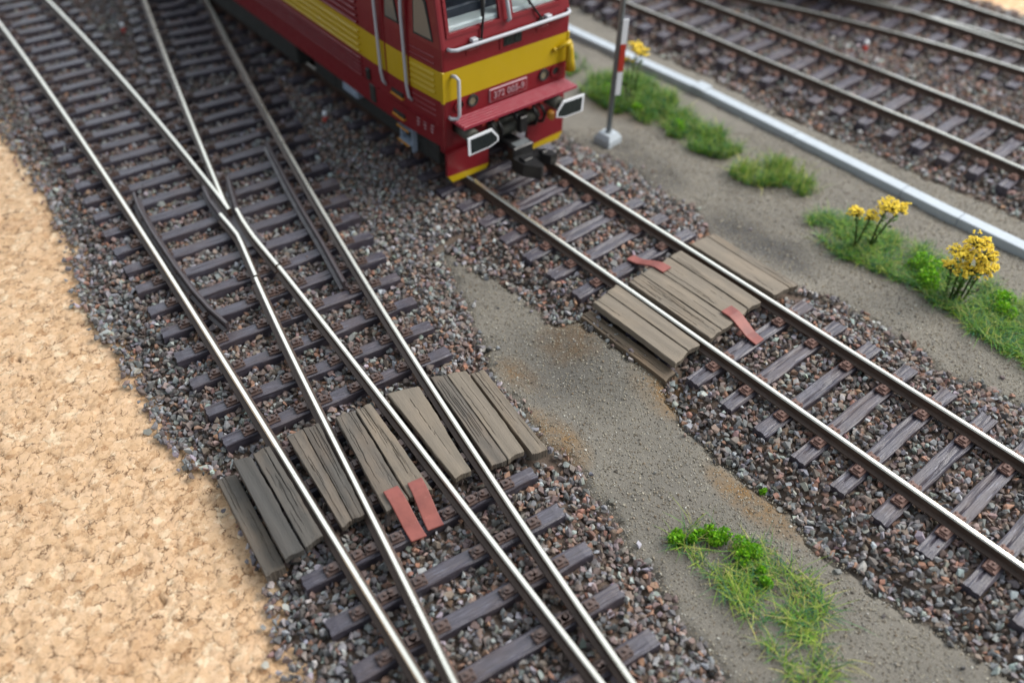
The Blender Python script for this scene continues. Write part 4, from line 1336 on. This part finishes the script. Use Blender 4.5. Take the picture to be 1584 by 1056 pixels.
# ------------------------------------------------------------------ signal mast with a red and white board
ms_ = empty('signal_mast', (2.27, -1.69, -.23))
tag(ms_, 'grey metal mast with a red and white board beside the locomotive', 'signal mast')
b = MB().prism([(-.165, -.165), (.165, -.165), (.165, .165), (-.165, .165)], 2, 0, .14)
b.add([(-.165, -.165, .14), (.165, -.165, .14), (.165, .165, .14), (-.165, .165, .14), (-.115, -.115, .225), (.115, -.115, .225), (.115, .115, .225), (-.115, .115, .225)],
      [[0, 1, 5, 4], [1, 2, 6, 5], [2, 3, 7, 6], [3, 0, 4, 7], [4, 5, 6, 7]])
o = b.build('concrete_foot', MAT['concrete'], ms_, rot=(0, 0, .1))
MB().tube([(0, 0, .21), (0, 0, .26)], .052, 12).build('socket', MAT['mast_grey'], ms_)
MB().tube([(0, 0, .22), (0, 0, 3.5), (0, 0, 7.6)], [.045, .042, .040], 14).build('pole', MAT['mast_grey'], ms_)
bd = MB().box((.015, -.066, .92), (.105, -.054, 2.16), 0).build('board', MAT['white'], ms_, rot=(0, 0, -.45))
MB().box((.0145, -.069, 1.32), (.1055, -.0535, 1.77)).build('red_field', MAT['signal_red'], bd)
MB().box((-.01, -.054, 1.1), (.05, -.03, 1.15)).build('clamp', MAT['mast_grey'], ms_, rot=(0, 0, -.45))

# ------------------------------------------------------------------ concrete cable duct
dk = empty('cable_duct', (4.75, -3, -.27))
tag(dk, 'long pale concrete cable duct running beside the far track', 'cable duct')
kx = interp([(4.56, 6), (4.68, 1.6), (4.85, -1.5), (4.845, -4.5), (4.83, -6.4), (4.86, -7.6), (4.90, -10)])
ends = [4.6, 2.55, .45, -1.38, -3.62, -5.71, -6.66, -8.8, -10.9, -13.0]
for a, b_ in zip(ends[:-1], ends[1:]):
    vs, n = [], 8
    for k in range(n + 1):
        y = a - .006 + (b_ + .006 - a + .006) * k / n
        x = float(kx(y))
        for dx, z in ((-.110, 0), (-.110, .195), (-.100, .205), (.100, .205), (.110, .195), (.110, 0)):
            vs.append((x + dx - 4.75, y + 3, z + .004 * math.sin(a * 7)))
    fs = []
    for k in range(n):
        for q in range(5):
            fs.append([k * 6 + q, k * 6 + q + 1, (k + 1) * 6 + q + 1, (k + 1) * 6 + q])
    fs += [list(range(6)), [n * 6 + q for q in range(6)][::-1]]
    MB().add(vs, fs).build('duct_segment', MAT['concrete'], dk)
MB().box((float(kx(-1.53)) - .145 - 4.75, -1.67 + 3, .19), (float(kx(-1.53)) + .145 - 4.75, -1.40 + 3, .235), 0, .012).build('cover_plate', MAT['concrete'], dk)

# ------------------------------------------------------------------ small red and white clearance posts
for (x, y, lab) in ((-1.17, 1.66, 'tiny red and white clearance post beside the locomotive side'), (-2.48, 7.1, 'tiny red post at the far end between the left tracks'),
                    (8.72, -2.48, 'tiny red and white post between the far tracks')):
    o = MB().tube([(0, 0, 0), (0, 0, .17)], .042, 10).build('clearance_post', MAT['signal_red'], None, (x, y, -.17))
    tag(o, lab, 'marker post', 'clearance posts')
    MB().tube([(0, 0, .171), (0, 0, .24), (0, 0, .255)], [.042, .042, .025], 10).build('white_cap', MAT['white'], o)

# ------------------------------------------------------------------ dark goods wagon at the top right edge
wg = empty('goods_wagon', (11.20, -1.90, -.113))
tag(wg, 'dark goods wagon at the far right edge, mostly out of view', 'wagon')
MB().box((-1.15, .30, .75), (1.15, 9.0, .98), 0, .03).build('underframe', MAT['black'], wg)
bd = MB().box((-1.18, .26, .98), (1.18, 9.1, 2.6), 0, .02)
for k in range(8):
    bd.box((-1.20, .22, 1.03 + k * .19), (1.20, .27, 1.20 + k * .19), 0, .01)
bd.build('wagon_body', MAT['darkgear'], wg)
for s in (-1, 1):
    MB().tube([(s * .73, .35, .93), (s * .73, -.05, .93), (s * .73, -.06, .93), (s * .73, -.10, .93)], [.08, .08, .19, .19], 14).build('buffer', MAT['black'], wg)
    for y in (1.35, 7.4):
        w_ = MB().tube([(s * .60, y, .67), (s * .66, y, .67), (s * .70, y, .67)], [.40, .36, .36], 24)
        w_.box((min(s * .74, s * .86), y - .45, .45), (max(s * .74, s * .86), y + .45, .76), 0, .02)
        w_.build('wheel', MAT['black'], wg)

# ------------------------------------------------------------------ plants
def inpoly(x, y, poly):
    c = np.zeros(len(x), bool)
    n = len(poly)
    for i in range(n):
        (x0, y0), (x1, y1) = poly[i], poly[(i + 1) % n]
        t = ((y0 > y) != (y1 > y)) & (x < (x1 - x0) * (y - y0) / (y1 - y0 + 1e-12) + x0)
        c ^= t
    return c

GREENS = np.array([(.110, .270, .020), (.055, .180, .055), (.220, .350, .025), (.030, .125, .060), (.460, .440, .130), (.320, .400, .060)])
def grass(name, poly, n, hmin, hmax, label, seed, p, lean=.8, gate=.36):
    r = np.random.default_rng(seed)
    xs = [q[0] for q in poly]; ys = [q[1] for q in poly]
    x = r.uniform(min(xs) - .2, max(xs) + .2, n * 4); y = r.uniform(min(ys) - .2, max(ys) + .2, n * 4)
    jx = x + .3 * (fbm(x * 3, y * 3, seed) - .5); jy = y + .3 * (fbm(x * 3, y * 3, seed + 1) - .5)
    dens = fbm(x * 4, y * 4, seed + 2)
    ok = inpoly(jx, jy, poly) & (r.random(len(x)) < np.clip((dens - gate) * 5.0, .02, 1))
    x, y = x[ok][:n], y[ok][:n]
    n = len(x)
    H = r.uniform(hmin, hmax, n) * (.6 + .8 * fbm(x * 5, y * 5, seed + 3))
    a = r.uniform(0, 2 * np.pi, n)
    l = np.abs(r.normal(lean, .45, n))
    wd = r.uniform(.0025, .0055, n)
    dx, dy = np.cos(a), np.sin(a)
    V = np.zeros((n, 7, 3))
    for k, t in enumerate((0, .4, .75, 1.0)):
        cx = x + dx * H * l * t * t
        cy = y + dy * H * l * t * t
        cz = -.20 + H * t * (1 - .22 * l * t)
        if k < 3:
            ww = wd * (1 - .45 * t)
            V[:, 2 * k] = np.stack([cx - dy * ww, cy + dx * ww, cz], 1)
            V[:, 2 * k + 1] = np.stack([cx + dy * ww, cy - dx * ww, cz], 1)
        else:
            V[:, 6] = np.stack([cx, cy, cz], 1)
    F = np.array([(0, 1, 3), (0, 3, 2), (2, 3, 5), (2, 5, 4), (4, 5, 6)])
    idx = (np.arange(n) * 7)[:, None, None] + F[None]
    col = GREENS[r.choice(6, n, p=p)] * r.uniform(.7, 1.3, (n, 1))
    zone = fbm(x * 2.5, y * 2.5, seed + 9)[:, None]
    col = col * (.8 + .4 * zone)
    me = raw_mesh(name, V.reshape(-1, 3), idx.reshape(-1, 3), MAT['grass'], {'stone': ('col', np.repeat(col, 7, axis=0))})
    tag(link(name, me), label, 'grass', kind='stuff')

def weed(x, y, rad, h, label, seed, n=420, cols=((.16, .40, .010), (.25, .48, .018), (.085, .27, .012))):
    """cushion of tiny crinkled leaves"""
    r = np.random.default_rng(seed)
    nb = max(3, int(rad / .035))
    bl = [(r.uniform(-1, 1) * rad * .62, r.uniform(-1, 1) * rad * .62, r.uniform(.55, 1)) for _ in range(nb)]
    V, col = [], []
    cols = np.array(cols)
    for k in range(n):
        bx, by, bh = bl[r.integers(nb)]
        d = r.normal(size=3); d /= np.linalg.norm(d)
        rr = rad * .42 * r.uniform(.55, 1)
        c = np.array([bx, by, h * bh * .55]) + d * np.array([rr, rr, h * .5])
        c[2] = max(c[2], .01)
        u = r.normal(size=3); u /= np.linalg.norm(u)
        v = np.cross(u, r.normal(size=3)); v /= np.linalg.norm(v)
        s = r.uniform(.012, .026)
        V += [c - u * s, c + v * s * .6, c + u * s, c - v * s * .6]
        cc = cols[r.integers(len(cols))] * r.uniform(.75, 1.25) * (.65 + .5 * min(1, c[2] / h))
        col += [cc] * 4
    V = np.array(V); F = np.arange(len(V)).reshape(-1, 4)
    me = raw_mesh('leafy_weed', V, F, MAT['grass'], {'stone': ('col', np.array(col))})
    tag(link('leafy_weed', me, None, (x, y, -.20)), label, 'weed', 'leafy weeds')

P_A = [.26, .24, .16, .18, .08, .08]
P_Y = [.20, .17, .16, .16, .17, .14]
grass('grass', [(-2.72, -7.72), (-2.45, -7.72), (-2.15, -8.05), (-1.98, -8.5), (-2.10, -8.9), (-2.20, -9.25), (-2.45, -9.8), (-3.05, -9.45), (-2.85, -8.75), (-2.70, -8.25)], 2600, .06, .19,
      'sparse yellowish grass strip in the foreground path', 101, P_Y, 1.5, .43)
grass('grass', [(2.98, -5.19), (3.46, -5.26), (3.75, -6.1), (3.81, -6.6), (3.76, -7.2), (3.75, -7.8), (3.78, -8.6), (3.7, -10.2), (2.9, -10.6), (2.4, -9.6), (2.45, -8.84), (2.55, -8.33), (2.74, -7.69), (2.85, -7.13), (2.80, -6.75), (2.72, -5.99)], 17000, .06, .20,
      'long lush grass patch around the yellow flowers at right', 102, P_A, 1.2)
grass('grass', [(3.15, -3.61), (3.87, -3.72), (4.12, -4.11), (3.83, -4.89), (3.44, -4.80), (3.26, -4.32), (3.05, -3.94)], 3600, .14, .30, 'short isolated grass tuft between the mast and the flowers', 103, P_Y, .6)
grass('grass', [(3.15, -0.06), (4.20, 0.1), (4.45, -0.55), (4.00, -2.21), (3.86, -3.33), (3.37, -3.45), (3.18, -2.92), (3.19, -1.58), (2.97, -0.83)], 11000, .09, .26, 'blurred green grass strip behind the mast', 104, P_A, .7)
grass('grass', [(3.60, 1.15), (4.05, 0.95), (3.88, 0.30), (3.36, 0.40)], 1100, .10, .22, 'small green grass tuft next to the locomotive nose', 105, P_A, .7)

for k, (x, y, rd, h, lab) in enumerate((
        (-2.69, -7.68, .12, .15, 'round bright green leafy weed at the tip of the foreground grass'),
        (-2.55, -7.80, .09, .12, 'small bright green leafy weed just behind the foreground tip'),
        (-2.40, -7.92, .15, .15, 'pale green leafy weed in the middle of the foreground grass'),
        (-2.33, -8.22, .16, .20, 'largest bright green leafy weed in the foreground grass'),
        (-2.36, -8.52, .10, .13, 'small green leafy weed low in the foreground grass'),
        (-1.53, -7.86, .035, .06, 'tiny green weed at the edge of the right ballast bed'),
        (3.20, -6.95, .20, .26, 'bright green leafy weed left of the bushy yellow flower'),
        (3.02, -7.12, .17, .22, 'leafy weed at the foot of the bushy yellow flower'),
        (3.42, -8.10, .22, .20, 'wide bright green leafy weed at the right edge'),
        (3.55, -2.20, .13, .17, 'blurred leafy weed in the grass strip behind the mast'),
        (3.35, -1.30, .12, .18, 'blurred leafy weed close behind the mast'),
        (3.35, -0.75, .18, .34, 'tall olive weed just left of the small yellow flower'))):
    weed(x, y, rd * 1.25, h * 1.1, lab, 200 + k, int(3600 * rd) + 150)

def flower(x, y, stems, label, seed):
    """stems: list of (base offset, top offset, height, number of blossoms, spread)"""
    r = random.Random(seed)
    root = empty('flowering_plant', (x, y, -.20))
    tag(root, label, 'flower', 'yellow flowering plants')
    for bx, by, tx, ty, h, nb, sp in stems:
        mid = (bx + (tx - bx) * .4 + r.uniform(-.03, .03), by + (ty - by) * .4, h * .55)
        MB().tube([(bx, by, 0), mid, (tx, ty, h)], [.016, .013, .008], 6).build('stem', MAT['stem'], root)
        br = MB(); bl = MB()
        for k in range(nb):
            a = r.uniform(0, 6.283); rr = 1.12 * sp * math.sqrt(r.random())
            px, py = tx + math.cos(a) * rr, ty + math.sin(a) * rr
            pz = h + r.uniform(-.5, .6) * sp
            br.tube([(tx, ty, h - .06), ((tx + px) / 2, (ty + py) / 2, (h + pz) / 2 - .04), (px, py, pz - .01)], .006, 4)
            s = r.uniform(.018, .030)
            for q in range(4):
                c = Vector((px + r.uniform(-1, 1) * s, py + r.uniform(-1, 1) * s, pz + r.uniform(-.5, 1) * s))
                t = r.uniform(.55, .85) * s
                vs = [c + Vector((math.cos(i * 1.2566 + a), math.sin(i * 1.2566 + a), r.uniform(-.3, .3))) * t for i in range(5)] + [c + Vector((0, 0, t * .8)), c - Vector((0, 0, t * .8))]
                bl.add(vs, [[i, (i + 1) % 5, 5] for i in range(5)] + [[(i + 1) % 5, i, 6] for i in range(5)])
        br.build('branches', MAT['stem'], root)
        bl.build('blossoms', MAT['blossom'], root)
        lf = MB()
        for k in range(34):
            t = r.uniform(.05, .8)
            c = Vector((bx + (tx - bx) * t, by + (ty - by) * t, h * t))
            d = Vector((r.uniform(-1, 1), r.uniform(-1, 1), r.uniform(.1, .8))).normalized() * r.uniform(.05, .12)
            n_ = d.cross(Vector((r.uniform(-1, 1), r.uniform(-1, 1), 1))).normalized() * .018
            lf.add([c, c + d * .5 + n_, c + d, c + d * .5 - n_], [[0, 1, 2, 3]])
        lf.build('leaves', MAT['leafgreen'], root)
flower(3.02, -6.03, [(-.02, 0, -.10, .12, .62, 38, .09), (0, .0, .02, -.05, .60, 24, .08), (.16, -.12, .15, -.18, .78, 64, .13), (.17, -.13, .30, -.30, .74, 24, .09)],
       'spindly yellow flowering plant with two dark stems', 301)
flower(3.10, -7.52, [(-.05, .02, -.14, .12, .80, 64, .14), (.03, -.02, -.05, .02, .98, 52, .12), (.08, -.06, .02, -.10, .80, 64, .14), (.0, 0, -.10, -.04, .60, 52, .14), (.12, -.1, .10, -.16, .60, 44, .12), (-.04, .1, -.16, .16, .55, 26, .10)],
       'bushy golden yellow flowering plant in the right grass patch', 302)
flower(3.53, -1.00, [(0, 0, .0, .02, 1.05, 40, .12), (.05, -.03, .08, -.06, .98, 30, .11), (-.06, .05, -.12, .08, .85, 8, .08)],
       'small blurred yellow flower standing behind the mast', 303)
